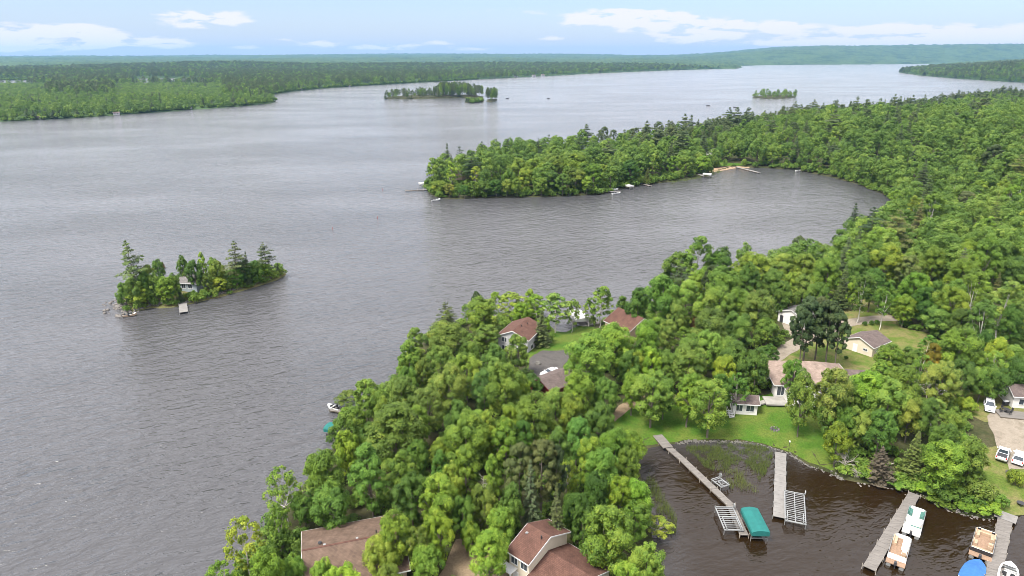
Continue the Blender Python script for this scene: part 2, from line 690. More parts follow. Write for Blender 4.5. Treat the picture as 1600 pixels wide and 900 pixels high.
def drape(name, poly, mat, off=0.05, step=1.2, hf=None, wob=0.35):
    """A sheet laid on the terrain inside a ground polygon, its edge slightly uneven."""
    hfn = hf or H
    edge = []
    n = len(poly)
    for i in range(n):
        a, b = np.array(poly[i]), np.array(poly[(i + 1) % n])
        k = max(1, int(np.linalg.norm(b - a) / step))
        for t in range(k):
            p = a + (b - a) * t / k
            edge.append((p[0] + wob * float(vnoise(p[0], p[1], 2.3, 0)), p[1] + wob * float(vnoise(p[0], p[1], 2.3, 1))))
    E = np.array(edge)
    xs = np.arange(E[:, 0].min(), E[:, 0].max(), step)
    ys = np.arange(E[:, 1].min(), E[:, 1].max(), step)
    X, Y = np.meshgrid(xs, ys)
    Q = np.stack([X.ravel(), Y.ravel()], 1)
    Q = Q[inside_poly(Q, edge)]
    Q = Q[dist_poly(Q, edge) > step * 0.5]
    pts = [Vector(p) for p in edge] + [Vector(p) for p in Q]
    ne = len(edge)
    v, _, f, *_r = delaunay_2d_cdt(pts, [(i, (i + 1) % ne) for i in range(ne)], [], 1, 1e-4)
    verts = [(p.x, p.y, hfn(p.x, p.y) + off) for p in v]
    me = bpy.data.meshes.new(name)
    me.from_pydata(verts, [], f)
    me.materials.append(mat)
    for p in me.polygons:
        p.use_smooth = True
    bm = bmesh.new()
    bm.from_mesh(me)
    for fc in bm.faces:
        if fc.normal.z < 0:
            fc.normal_flip()
    bm.to_mesh(me)
    bm.free()
    return tag(link(name, me), kind='structure')


def lpoly(pts):
    return [tuple(on_land(x, y)[:2]) for x, y in pts]


def ribbon_poly(pts, w):
    c = [np.array(on_land(x, y)[:2]) for x, y in pts]
    Lf, Rt = [], []
    for i, p in enumerate(c):
        d = c[min(i + 1, len(c) - 1)] - c[max(i - 1, 0)]
        d = d / np.linalg.norm(d)
        nrm = np.array([-d[1], d[0]])
        Lf.append(tuple(p + nrm * w / 2))
        Rt.append(tuple(p - nrm * w / 2))
    return Lf + Rt[::-1]


# -- islands and far land
def island_land(name, pts, cell, top, mat, slope=0.5, rim=.25):
    poly = px_poly(pts)
    A = np.array(poly)
    m = cell * 4
    xs = np.arange(A[:, 0].min() - m, A[:, 0].max() + m, cell)
    ys = np.arange(A[:, 1].min() - m, A[:, 1].max() + m, cell)
    X, Y = np.meshgrid(xs, ys, indexing='ij')
    P = np.stack([X.ravel(), Y.ravel()], 1)
    wob = 1.0 * cell * vnoise(P[:, 0], P[:, 1], cell * 3, 2)
    s = sdist(P, poly) + wob * .5
    Z = np.where(s > 0, np.minimum(s * slope, rim) + (top - rim) * smoothstep(s, 0, top * 5), np.maximum(s * .5, -2.5))
    nx, ny = X.shape
    i, j = np.meshgrid(np.arange(nx - 1), np.arange(ny - 1), indexing='ij')
    a = (i * ny + j).ravel()
    V = np.stack([X.ravel(), Y.ravel(), Z], 1)
    me = raw_mesh(name, V, quads=np.stack([a, a + ny, a + ny + 1, a + 1], 1), mats=[mat], smooth=True)
    tag(link(name, me), kind='structure')
    Zg = Z.reshape(nx, ny)

    def hf(x, y):
        u = min(max((x - xs[0]) / cell, 0), nx - 1.001)
        v = min(max((y - ys[0]) / cell, 0), ny - 1.001)
        i, j = int(u), int(v)
        fu, fv = u - i, v - j
        return float((Zg[i, j] * (1 - fu) + Zg[i + 1, j] * fu) * (1 - fv) + (Zg[i, j + 1] * (1 - fu) + Zg[i + 1, j + 1] * fu) * fv)
    return poly, hf


M['island_soil'] = ground_mat('island soil', [(.06, .065, .025), (.10, .10, .04), (.13, .11, .06)], .3, 2.5)
ISLE = [(186, 470), (187, 481), (198, 489), (208, 487), (222, 484), (236, 481), (252, 482), (272, 480), (286, 477), (304, 474), (330, 468), (360, 460), (400, 449), (430, 439), (446, 429), (441, 422), (424, 421),
        (400, 424), (350, 431), (290, 439), (240, 447), (205, 455)]
isle_poly, isle_h = island_land("island_ground", ISLE, 1.0, 2.2, M['island_soil'])
far_isles = []
for pts, top in (([(601, 155), (640, 155.3), (680, 154), (720, 153.3), (754, 153), (756, 151), (735, 149.5), (690, 149.5), (640, 150.5), (604, 152.5)], 3.0),
                 ([(727, 160.5), (740, 161.5), (754, 159.5), (755, 157.5), (740, 157), (729, 158.5)], 1.0),
                 ([(760, 158.5), (768, 159.2), (776, 157.8), (777, 155.5), (769, 154.5), (761, 156)], 1.5),
                 ([(1176, 153), (1200, 154.5), (1225, 154), (1243, 152.5), (1244, 150.3), (1225, 149.5), (1195, 149.8), (1178, 151)], 2.0)):
    far_isles.append(island_land("island_ground", pts, 4.0, top, M['forest_floor'], slope=.25, rim=.5))

FAR_A = [(-1400, 250), (-700, 222), (-300, 204), (-60, 193), (0, 190), (60, 187.5), (120, 184.5), (200, 178.5), (260, 174.5), (300, 171.5), (350, 168), (390, 165), (424, 161), (431, 158.5), (422, 154.5), (405, 151),
         (430, 147), (460, 142.5), (500, 138.5), (560, 134.5), (620, 131), (690, 127), (760, 123.2), (820, 120.2), (870, 118), (930, 114.5), (990, 112), (1060, 109.3), (1120, 107.6), (1154, 107),
         (1160, 105.3), (1152, 103), (1200, 101.6), (1250, 101), (1350, 100.6), (1450, 99.6), (1520, 99), (1800, 98.5), (2400, 98)]
far_poly_a = px_poly(FAR_A) + [(26000, 15000), (0, 19000), (-26000, 15000), (-9000, 700)]
far_poly_b = px_poly([(1404, 113), (1409, 110.5), (1430, 107.5), (1470, 104.5), (1520, 102.5), (1600, 101), (1900, 100), (2300, 130), (1900, 140), (1600, 129), (1560, 126.6), (1500, 123), (1440, 118)])
far_inlets = [px_poly([(205, 133), (320, 132), (334, 125.5), (300, 121.8), (215, 122.5)]), px_poly([(-200, 136), (50, 134), (62, 126.5), (40, 125), (-200, 125.5)])]


def far_sd(P):
    sa = sdist(P, far_poly_a)
    for q in far_inlets:
        sa = np.minimum(sa, -sdist(P, q))
    return sa, sdist(P, far_poly_b)


def far_height(x, y, sa, sb, canopy=True, rs=None):
    r = np.hypot(x, y)
    az = np.degrees(np.arctan2(x, y))
    base = lambda s: np.where(s > 0, np.minimum(s * .12, 2) + 2.0 * smoothstep(s, 10, 80), np.maximum(s * .1, -3))
    s = np.maximum(sa, sb)
    h = base(s)
    roll = 9 + 8 * vnoise(x, y, 520, 0) + 12 * vnoise(x, y, 1400, 1)
    h = h + smoothstep(sa, 20, 300) * np.maximum(roll, 0) * smoothstep(r, 1500, 4000)
    # long ridges that carry the skyline
    ridge = smoothstep(r, 4500, 12500) * (62 + 26 * vnoise(x, y, 3800, 2) + 10 * vnoise(x, y, 1300, 3))
    h = h + smoothstep(sa, 50, 900) * ridge * (0.55 + 0.45 * smoothstep(az, -34, -5))
    # the higher hill behind the right-hand shore
    h = h + smoothstep(sa, 0, 1500) * (118 + 12 * vnoise(x, y, 900, 1)) * smoothstep(az, 11.5, 24) * smoothstep(r, 5200, 7600)
    # the point on the right rises towards its root
    h = h + smoothstep(sb, 10, 160) * (10 + 30 * smoothstep(az, 30, 38))
    if canopy:
        c = 12 * smoothstep(r, 3950, 4250) * smoothstep(s, 2, 25)
        h = h + c * (1 + 1.0 * (rs.rand(len(x)) - .5)) + c * .2 * vnoise(x, y, 35, 2)
    return h


def far_terrain():
    az = np.radians(np.arange(-52, 52.01, 0.11))
    rr = [640.0]
    while rr[-1] < 15500:
        rr.append(rr[-1] + max(9.0, (rr[-1] / 1000.0) ** 1.65 * 11))
    rr = np.array(rr)
    A, Rr = np.meshgrid(az, rr, indexing='ij')
    rs = np.random.RandomState(3)
    X, Y = (Rr * np.sin(A)).ravel(), (Rr * np.cos(A)).ravel()
    sa, sb = far_sd(np.stack([X, Y], 1))
    Z = far_height(X, Y, sa, sb, True, rs)
    nx, ny = A.shape
    i, j = np.meshgrid(np.arange(nx - 1), np.arange(ny - 1), indexing='ij')
    a = (i * ny + j).ravel()
    q = np.stack([a, a + 1, a + ny + 1, a + ny], 1)
    s = np.maximum(sa, sb)
    rk = np.hypot(X, Y)
    keep = np.max(s[q] + rk[q] * .02, 1) > 0
    q = q[keep]
    V = np.stack([X, Y, Z], 1)
    used = np.unique(q)
    remap = np.full(len(V), -1)
    remap[used] = np.arange(len(used))
    me = raw_mesh("far_shore_hills", V[used], quads=remap[q], mats=[M['far_forest']], smooth=False)
    tag(link("far_shore_hills", me), kind='structure')
    global FAR_TOP
    FAR_TOP = float(V[used][:, 2].max())
    print("far terrain", len(used), len(q), "top", FAR_TOP)


def far_forest_mat():
    m = ground_mat('distant woodland', [(.008, .022, .009), (.022, .046, .015), (.048, .082, .026), (.014, .034, .012)], .006, .045, bump=0)
    return m


M['far_forest'] = far_forest_mat()
far_terrain()


# ------------------------------------------------------------------ water
def water_material():
    m, N, L = new_mat('lake water')
    out = N.new('ShaderNodeOutputMaterial')
    p = N.new('ShaderNodeBsdfPrincipled')
    p.inputs['IOR'].default_value = 1.36
    p.inputs['Specular IOR Level'].default_value = 0.5
    g = N.new('ShaderNodeNewGeometry')

    def noise(scale, stretch, rot, detail=3, rough=.55, dist=0.0):
        mp = N.new('ShaderNodeMapping')
        mp.vector_type = 'TEXTURE'
        mp.inputs['Rotation'].default_value = (0, 0, rot)
        mp.inputs['Scale'].default_value = (stretch, 1, 1)
        L.new(g.outputs['Position'], mp.inputs[0])
        n = N.new('ShaderNodeTexNoise')
        n.inputs['Scale'].default_value = scale
        n.inputs['Detail'].default_value = detail
        n.inputs['Roughness'].default_value = rough
        n.inputs['Distortion'].default_value = dist
        L.new(mp.outputs[0], n.inputs['Vector'])
        return n.outputs[0]

    def m2(op, a, b, c=None):
        n = N.new('ShaderNodeMath')
        n.operation = op
        for i, v in enumerate((a, b, c)):
            if v is None:
                continue
            if isinstance(v, (int, float)):
                n.inputs[i].default_value = v
            else:
                L.new(v, n.inputs[i])
        return n.outputs[0]

    def mr(x, a, b, c, d):
        n = N.new('ShaderNodeMapRange')
        n.interpolation_type = 'SMOOTHSTEP'
        L.new(x, n.inputs[0])
        for i, v in enumerate((a, b, c, d)):
            n.inputs[i + 1].default_value = v
        return n.outputs[0]

    rot = R(24)
    sep = N.new('ShaderNodeSeparateXYZ')
    L.new(g.outputs['Position'], sep.inputs[0])
    # shelter: the small bay by the docks lies in the lee of the point, waves are low there
    bx = mr(sep.outputs[0], 12.0, 30.0, 0.0, 1.0)
    by = mr(sep.outputs[1], 104.0, 128.0, 1.0, 0.0)
    shel = m2('MULTIPLY', bx, by)
    # open lake: grey of the reflected sky put into the base colour; the shallow bay: clear brown bog water
    bc = N.new('ShaderNodeMix')
    bc.data_type = 'RGBA'
    bc.inputs[6].default_value = WATER_COL
    bc.inputs[7].default_value = BAY_COL
    L.new(shel, bc.inputs[0])
    L.new(bc.outputs[2], p.inputs['Base Color'])
    amp = m2('MULTIPLY_ADD', shel, -0.7, 1.0)
    gust = mr(noise(.012, 2.2, R(10), 3), .3, .7, .58, 1.3)
    amp = m2('MULTIPLY', amp, gust)
    w = m2('MULTIPLY', noise(.20, 2.0, rot, 2, .5, .3), .50)
    w = m2('MULTIPLY_ADD', noise(.50, 2.3, rot + .12, 2, .5, .5), 0.62, w)
    w = m2('MULTIPLY_ADD', noise(1.25, 1.9, rot - .2, 3, .55, .3), 0.34, w)
    w = m2('MULTIPLY', w, amp)
    b = N.new('ShaderNodeBump')
    b.inputs['Strength'].default_value = 1.0
    b.inputs['Distance'].default_value = WAVE
    L.new(w, b.inputs['Height'])
    L.new(b.outputs[0], p.inputs['Normal'])
    cd = N.new('ShaderNodeCameraData')
    p.inputs['Roughness'].default_value = 0.12
    L.new(p.outputs[0], out.inputs[0])
    return m


WATER_COL = (.052, .052, .055, 1)
BAY_COL = (.013, .0075, .0028, 1)
WAVE = 1.1


def build_water():
    M['water'] = water_material()
    V, F = [], []
    xs = [-22000, -6000, -1500, -400, -100, 100, 400, 1500, 6000, 22000]
    ys = [-300, 50, 200, 500, 1200, 3000, 7000, 15600]
    me = bpy.data.meshes.new("lake")
    V = [(x, y, 0) for x in xs for y in ys]
    n = len(ys)
    F = [(i * n + j, (i + 1) * n + j, (i + 1) * n + j + 1, i * n + j + 1) for i in range(len(xs) - 1) for j in range(n - 1)]
    me.from_pydata(V, [], F)
    me.materials.append(M['water'])
    tag(link("lake", me), kind='structure')


build_water()


# ------------------------------------------------------------------ haze
def build_haze():
    m, N, L = new_mat('summer haze')
    out = N.new('ShaderNodeOutputMaterial')
    v = N.new('ShaderNodeVolumePrincipled')
    v.inputs['Color'].default_value = (.22, .45, .80, 1)
    v.inputs['Density'].default_value = HAZE
    v.inputs['Anisotropy'].default_value = 0.2
    v.inputs['Density Attribute'].default_value = ""
    L.new(v.outputs[0], out.inputs['Volume'])
    mb = MB()
    z0, z1 = -4.2, max(FAR_TOP, CAM_H) + 8
    mb.box((0, 7700, (z0 + z1) / 2), (46000, 17000, z1 - z0))
    tag(mb.build("haze", m), kind='stuff')


HAZE = 4.6e-5
build_haze()

# ------------------------------------------------------------------ tree library
M['leaf'] = leaf_mat('broad leaves', (.033, .074, .011), (.090, .164, .020), (.212, .288, .042))
M['needle'] = leaf_mat('pine needles', (.032, .055, .020), (.062, .090, .030), (.110, .130, .045), rnd=.35, transl=.15)
M['bark'] = principled('bark', (.13, .11, .09), .95, var=.3, scale=2, bump=.6, bscale=9, stretch=(1, 1, .3))
M['pale_bark'] = principled('pale bark', (.42, .40, .36), .9, var=.25, scale=2.5, bump=.3, bscale=9, stretch=(1, 1, 2.2))
M['dead_wood'] = principled('grey dead wood', (.36, .33, .29), .95, var=.2, scale=3)
M['rust_needle'] = leaf_mat('dead brown needles', (.048, .037, .022), (.078, .060, .037), (.11, .086, .056), rnd=.2, transl=.1)


def unit(rs, n):
    v = rs.normal(size=(n, 3))
    return v / np.linalg.norm(v, axis=1, keepdims=True)


def leaf_cards(rs, P, Nn, size, aspect=.62, fold=.12):
    """Pointed leaf-spray faces centred on P, facing Nn."""
    n = len(P)
    Nn = Nn / np.linalg.norm(Nn, axis=1, keepdims=True)
    t = np.cross(Nn, unit(rs, n))
    t /= np.linalg.norm(t, axis=1, keepdims=True) + 1e-9
    b = np.cross(Nn, t)
    s = np.asarray(size)[:, None] * np.ones((n, 1))
    V = np.stack([P - t * s * .5, P + b * s * aspect * .5 - Nn * s * fold, P + t * s * .5, P - b * s * aspect * .5 - Nn * s * fold], 1).reshape(-1, 3)
    return V, np.arange(4 * n).reshape(-1, 4)


def crown_points(rs, Hh, Rad, base, nl, nsub, nleaf, open_=0.0, lobe=(.30, .45), flat=.85, top=1.0, spread=.66, up=.35):
    """Leaf positions/normals/tints on a crown built of lobes of sub-lobes."""
    zc, hz = Hh * (base + 1) / 2, Hh * (1 - base) / 2
    cen, rad = [], []
    for k in range(nl):
        a = 2.399963 * k + rs.rand() * .9
        c = 1 - 1.85 * (k + .5) / nl + rs.normal() * .06
        c = max(-.88, min(1, c))
        s = math.sqrt(max(0, 1 - c * c))
        q = spread * rs.uniform(.82, 1.15)
        taper = 1.0 if c < 0 else (1 - (1 - top) * c)
        lr = Rad * rs.uniform(*lobe) * (1 if c > -.3 else .8)
        cen.append((math.cos(a) * s * Rad * q * taper, math.sin(a) * s * Rad * q * taper, zc + c * (hz - lr * flat) * rs.uniform(.88, 1.04)))
        rad.append(lr)
    cen, rad = np.array(cen), np.array(rad)
    wts = rad ** 2 / (rad ** 2).sum()
    Ps, Ns, Ts = [], [], []
    for k in range(nl):
        n = int(nleaf * wts[k])
        ltint = rs.normal() * .11
        sd_ = unit(rs, nsub)
        sd_[:, 2] = np.where(sd_[:, 2] < -.45, -sd_[:, 2], sd_[:, 2])
        sc = cen[k] + sd_ * rad[k] * .66 * np.array([1, 1, flat])
        sr = rad[k] * rs.uniform(.34, .5, nsub)
        st = rs.normal(size=nsub) * .08
        pick = rs.randint(0, nsub, n)
        d = unit(rs, n)
        out = sc[pick] - cen[k]
        out /= np.linalg.norm(out, axis=1, keepdims=True) + 1e-9
        flip = (d * out).sum(1) < -.25
        d[flip] *= -1
        r = sr[pick] * (.72 + .36 * rs.rand(n) ** .6 + .5 * (rs.rand(n) < .22) * rs.rand(n))
        P = sc[pick] + d * r[:, None]
        Nn = d * .75 + out * .3 + np.array([0, 0, up]) + unit(rs, n) * .55
        Ps.append(P)
        Ns.append(Nn)
        Ts.append(.5 + ltint + st[pick] + rs.normal(size=n) * .09)
    P, Nn, T = np.concatenate(Ps), np.concatenate(Ns), np.concatenate(Ts)
    if open_ > 0:
        keep = rs.rand(len(P)) > open_
        P, Nn, T = P[keep], Nn[keep], T[keep]
    return P, Nn, T, cen, rad


def limb(mb, pts, r0, r1, n=5):
    m = len(pts) - 1
    for i in range(m):
        mb.tube(pts[i], pts[i + 1], r0 + (r1 - r0) * i / m, r0 + (r1 - r0) * (i + 1) / m, n, cap=(i == m - 1))


def trunk_mesh(rs, Hh, cen, rad, r0, fork, mat, name, n_l=9, lean=.02, twigs=0):
    mb = MB()
    p = [(0, 0, -.4)]
    for k in range(1, 5):
        z = Hh * fork * k / 4
        p.append((rs.normal() * lean * Hh * .3, rs.normal() * lean * Hh * .3, z))
    p.append((p[-1][0] * 1.2, p[-1][1] * 1.2, Hh * .86))
    limb(mb, p[:5], r0, r0 * .72, 7)
    limb(mb, p[4:], r0 * .7, r0 * .12, 6)
    idx = rs.permutation(len(cen))[:n_l]
    for i in idx:
        c = cen[i]
        z0 = Hh * fork * rs.uniform(.75, 1.0) if c[2] < Hh * .75 else Hh * fork * rs.uniform(1.0, 1.3)
        z0 = min(z0, c[2] - .3)
        a = np.array([p[4][0], p[4][1], z0])
        mid = a * .45 + c * .55 + np.array([0, 0, -.08 * Hh * rs.rand()])
        limb(mb, [tuple(a), tuple(mid), tuple(c)], r0 * .42, r0 * .12, 5)
        for _ in range(twigs):
            e = c + unit(rs, 1)[0] * rad[i] * rs.uniform(.7, 1.05)
            mb.tube(tuple(mid * .3 + c * .7), tuple(e), r0 * .12, r0 * .03, 4)
    return mb.mesh(name, mat, True)


def broadleaf(seed, Hh=14, Rad=4.4, base=.22, nl=24, nsub=9, nleaf=9000, leaf=.42, open_=0.0, mat='leaf', bark='bark', fork=.38, lobe=(.30, .45), flat=.85, top=.9, spread=.66, aspect=.62, r0=.24, twigs=0, up=.35):
    rs = np.random.RandomState(seed)
    P, Nn, T, cen, rad = crown_points(rs, Hh, Rad, base, nl, nsub, nleaf, open_, lobe, flat, top, spread, up)
    V, Q = leaf_cards(rs, P, Nn, leaf * rs.uniform(.7, 1.3, len(P)), aspect)
    cm = raw_mesh("crown", V, quads=Q, tint=np.repeat(T, 4), mats=[M[mat]])
    tm = trunk_mesh(rs, Hh, cen, rad, r0, fork, M[bark], "trunk", twigs=twigs)
    return dict(crown=cm, trunk=tm, H=Hh, W=2 * Rad, V=V, Q=Q, T=T)


def conifer(seed, Hh=16, Rad=3.0, base=.12, whorls=22, per=7, droop=.15, card=.55, mat='needle', shape='spire', gaps=.0, dens=1.0, bark='bark', r0=.2):
    """Whorled evergreen: boughs of needle sprays round a straight trunk. shape: spire, plume (old white pine)."""
    rs = np.random.RandomState(seed)
    mb = MB()
    limb(mb, [(0, 0, -.4), (rs.normal() * .1, rs.normal() * .1, Hh * .5), (rs.normal() * .15, rs.normal() * .15, Hh * .97)], r0, r0 * .12, 7)
    Ps, Ns, Ts, Ss, Ax = [], [], [], [], []
    for w in range(whorls):
        f = (w + rs.uniform(-.3, .3)) / (whorls - 1)
        f = min(max(f, 0), 1)
        z = Hh * (base + (1 - base) * f)
        if shape == 'spire':
            rad = Rad * (1 - f) ** .85 * rs.uniform(.85, 1.1) + .12
        else:
            rad = Rad * (.55 + .6 * math.sin(math.pi * min(1, f * .8 + .22))) * (1 - f ** 3 * .75) * rs.uniform(.5, 1.2)
        nb = per if shape == 'spire' else max(3, int(per * .7))
        tw = rs.normal() * .10
        for b in range(nb):
            if rs.rand() < gaps:
                continue
            a = 2 * math.pi * (b / nb) + w * 1.3 + rs.uniform(-.4, .4)
            L_ = rad * rs.uniform(.7, 1.12)
            dirv = np.array([math.cos(a), math.sin(a), 0])
            rise = (-droop if shape == 'spire' else rs.uniform(-.02, .30))
            n = max(5, int((L_ ** 1.35) * 9 * dens))
            t = rs.rand(n) ** .7
            side = np.array([-dirv[1], dirv[0], 0])
            wd = L_ * (.30 if shape == 'spire' else .42) * (1 - .55 * t)
            P = dirv * (t * L_)[:, None] + side * (rs.uniform(-1, 1, n) * wd)[:, None]
            P[:, 2] = z + rise * t * L_ + (.12 * L_ * t * t if shape == 'spire' else .10 * L_ * np.sin(t * 3)) + rs.normal(size=n) * (.08 if shape == 'spire' else .16)
            Ps.append(P)
            Ns.append(np.array([0, 0, 1.0]) + .45 * unit(rs, n) + dirv * .35)
            Ts.append(.5 + tw + rs.normal() * .07 + rs.normal(size=n) * .09)
            Ss.append(card * rs.uniform(.7, 1.3, n))
            if L_ > .9:
                mb.tube((0, 0, z), tuple(dirv * L_ * .85 + np.array([0, 0, z + rise * L_ * .85])), r0 * .2, r0 * .05, 4, cap=False)
    P, Nn, T, S = map(np.concatenate, (Ps, Ns, Ts, Ss))
    V, Q = leaf_cards(rs, P, Nn, S, .5, .18)
    cm = raw_mesh("crown", V, quads=Q, tint=np.repeat(T, 4), mats=[M[mat]])
    return dict(crown=cm, trunk=mb.mesh("trunk", M[bark], True), H=Hh, W=2 * Rad, V=V, Q=Q, T=T)


def dead_tree(seed, Hh=10, Rad=2.6, n=26, mat='dead_wood', r0=.16, base=.25):
    rs = np.random.RandomState(seed)
    mb = MB()
    limb(mb, [(0, 0, -.4), (rs.normal() * .2, rs.normal() * .2, Hh * .5), (rs.normal() * .4, rs.normal() * .4, Hh)], r0, r0 * .2, 6)
    br = MB()
    for k in range(n):
        f = base + (1 - base) * rs.rand()
        a = rs.rand() * 6.283
        L_ = Rad * (1.15 - .6 * f) * rs.uniform(.5, 1.1)
        p0 = np.array([0, 0, Hh * f * .95])
        p1 = p0 + np.array([math.cos(a) * L_ * .6, math.sin(a) * L_ * .6, L_ * rs.uniform(.1, .6)])
        p2 = p1 + np.array([math.cos(a + .4) * L_ * .5, math.sin(a + .4) * L_ * .5, L_ * rs.uniform(.0, .5)])
        limb(br, [tuple(p0), tuple(p1), tuple(p2)], r0 * .4, r0 * .08, 4)
        for _ in range(4):
            e = p1 + (p2 - p1) * rs.rand() + unit(rs, 1)[0] * L_ * .35
            br.tube(tuple(p1 + (p2 - p1) * .3), tuple(e), r0 * .14, r0 * .05, 3, cap=False)
    return dict(crown=br.mesh("branches", M[mat], True), trunk=mb.mesh("trunk", M[mat], True), H=Hh, W=2 * Rad, V=None)


LIB = {}
LIB['oak'] = [broadleaf(100 + i, 14, 4.5, .10, 26 + 2 * i, 9, 15500, .345, lobe=(.22, .46), twigs=1) for i, base_ in enumerate((1, 1, 1, 1))]
LIB['maple'] = [broadleaf(120 + i, 15, 3.9, .07, 30, 10, 14500, .335, lobe=(.26, .40), top=.72, spread=.68) for i in range(4)]
LIB['round'] = [broadleaf(140 + i, 11, 4.4, .04, 20, 9, 13500, .335, lobe=(.34, .5), top=1.0) for i in range(2)]
LIB['airy'] = [broadleaf(160 + i, 14, 4.0, .12, 30, 6, 5200, .36, open_=.1, lobe=(.20, .32), spread=.74, twigs=5, r0=.18, bark='dead_wood') for i in range(3)]
LIB['birch'] = [broadleaf(170 + i, 16, 3.4, .18, 26, 7, 5600, .36, lobe=(.24, .36), top=.7, spread=.7, twigs=3, r0=.15, bark='pale_bark') for i in range(2)]
LIB['willow'] = [broadleaf(180 + i, 10, 4.6, .06, 26, 8, 9000, .46, lobe=(.24, .38), spread=.72, aspect=.30, up=.1) for i in range(2)]
LIB['silver'] = [broadleaf(190 + i, 14, 4.4, .07, 30, 8, 12500, .38, lobe=(.22, .36), spread=.7, aspect=.38) for i in range(2)]
LIB['bush'] = [broadleaf(200 + i, 4.0, 3.0, .0, 16, 7, 4200, .34, lobe=(.3, .46), spread=.62, fork=.2, r0=.09) for i in range(2)]
LIB['redpine'] = [broadleaf(210 + i, 17, 4.2, .22, 36, 7, 13500, .52, lobe=(.21, .31), flat=.66, spread=.74, aspect=.28, mat='needle', r0=.24, fork=.6, top=.75, up=.25) for i in range(2)]
LIB['spruce'] = [conifer(220 + i, 17, 3.3, .10, 26, 8, .18, .52) for i in range(2)]
LIB['cedar'] = [conifer(230 + i, 11, 2.3, .02, 26, 9, -.1, .42, dens=1.2) for i in range(2)]
LIB['pine'] = [conifer(240 + i, 21, 4.8, .24, 12, 8, 0, .70, shape='plume', gaps=.22, dens=1.25, r0=.3) for i in range(3)]
LIB['dead'] = [dead_tree(250 + i) for i in range(2)]
LIB['snagbush'] = [dead_tree(255, 3.5, 3.0, 34, base=.05, r0=.10)]
LIB['brown'] = [conifer(260, 11, 3.0, .04, 20, 8, .12, .5, mat='rust_needle', gaps=.15)]

KIND_NAME = dict(oak='broadleaf_tree', maple='broadleaf_tree', round='broadleaf_tree', airy='broadleaf_tree', birch='birch_tree', willow='willow_tree', silver='broadleaf_tree',
                 bush='leafy_shrub', redpine='pine_tree', spruce='spruce_tree', cedar='cedar_tree', pine='pine_tree', dead='dead_tree', snagbush='dead_shrub', brown='dead_spruce')
# height from crown width (metres): H = a*w + b
RATIO = dict(oak=(.95, 5.5), maple=(1.05, 6.5), round=(.9, 3.5), airy=(1.0, 5.0), birch=(1.1, 8.0), willow=(.85, 3.2), silver=(.95, 5.0), bush=(.72, .4), redpine=(.8, 10.5), spruce=(1.3, 8.0), cedar=(1.6, 4.0),
             pine=(1.0, 11.0), dead=(.8, 5.5), snagbush=(.5, .8), brown=(1.1, 4.5))


def lod(src, n, grow):
    """A lighter copy of a tree (fewer, larger leaf sprays; trunk joined) for the massed far woods."""
    rs = np.random.RandomState(5)
    Vq = src['V'].reshape(-1, 4, 3)
    k = rs.permutation(len(Vq))[:n]
    v = Vq[k]
    c = v.mean(1, keepdims=True)
    v = (c + (v - c) * grow).reshape(-1, 3)
    T = np.repeat(src['T'][k], 4)
    tz = src['H'] * .55
    tv = np.array([[-.18, 0, -1], [.18, 0, -1], [.1, 0, tz], [-.1, 0, tz], [0, -.18, -1], [0, .18, -1], [0, .1, tz], [0, -.1, tz]])
    V = np.concatenate([v, tv])
    Q = np.arange(len(V)).reshape(-1, 4)
    mi = np.concatenate([np.zeros(len(k)), [1, 1]])
    me = raw_mesh("massed_tree", V, quads=Q, tint=np.concatenate([T, np.full(8, .5)]), mat_idx=mi, mats=[src['crown'].materials[0], M['bark']])
    return me


def scatter(name, protos, pts, rotz, scale, idx, label=None, cat=None, colors=None):
    """One object: many trees set on points by geometry nodes (woods nobody could count)."""
    pc = bpy.data.collections.new(name + " kinds")
    for k, me in enumerate(protos):
        o = bpy.data.objects.new(f"{name}_{k:02d}", me)
        if colors:
            o.color = (*colors[k], 1)
        pc.objects.link(o)
    n = len(pts)
    me = bpy.data.meshes.new(name)
    me.vertices.add(n)
    me.vertices.foreach_set("co", np.asarray(pts, np.float32).ravel())
    for nm, ty, data in (("rz", 'FLOAT_VECTOR', np.stack([np.zeros(n), np.zeros(n), rotz], 1)), ("sc", 'FLOAT_VECTOR', scale)):
        a = me.attributes.new(nm, ty, 'POINT')
        a.data.foreach_set("vector", np.asarray(data, np.float32).ravel())
    a = me.attributes.new("kind_index", 'INT', 'POINT')
    a.data.foreach_set("value", np.asarray(idx, np.int32))
    o = link(name, me)
    ng = bpy.data.node_groups.new(name, 'GeometryNodeTree')
    ng.interface.new_socket('Geometry', in_out='INPUT', socket_type='NodeSocketGeometry')
    ng.interface.new_socket('Geometry', in_out='OUTPUT', socket_type='NodeSocketGeometry')
    N, L = ng.nodes, ng.links
    gi, go = N.new('NodeGroupInput'), N.new('NodeGroupOutput')
    ci = N.new('GeometryNodeCollectionInfo')
    ci.inputs['Collection'].default_value = pc
    ci.inputs['Separate Children'].default_value = True
    ci.inputs['Reset Children'].default_value = True
    ip = N.new('GeometryNodeInstanceOnPoints')
    ip.inputs['Pick Instance'].default_value = True

    def attr(nm, ty):
        x = N.new('GeometryNodeInputNamedAttribute')
        x.data_type = ty
        x.inputs['Name'].default_value = nm
        return x.outputs['Attribute']
    L.new(gi.outputs[0], ip.inputs['Points'])
    L.new(ci.outputs[0], ip.inputs['Instance'])
    L.new(attr("kind_index", 'INT'), ip.inputs['Instance Index'])
    L.new(attr("rz", 'FLOAT_VECTOR'), ip.inputs['Rotation'])
    L.new(attr("sc", 'FLOAT_VECTOR'), ip.inputs['Scale'])
    L.new(ip.outputs[0], go.inputs[0])
    md = o.modifiers.new("trees", 'NODES')
    md.node_group = ng
    return tag(o, kind='stuff')


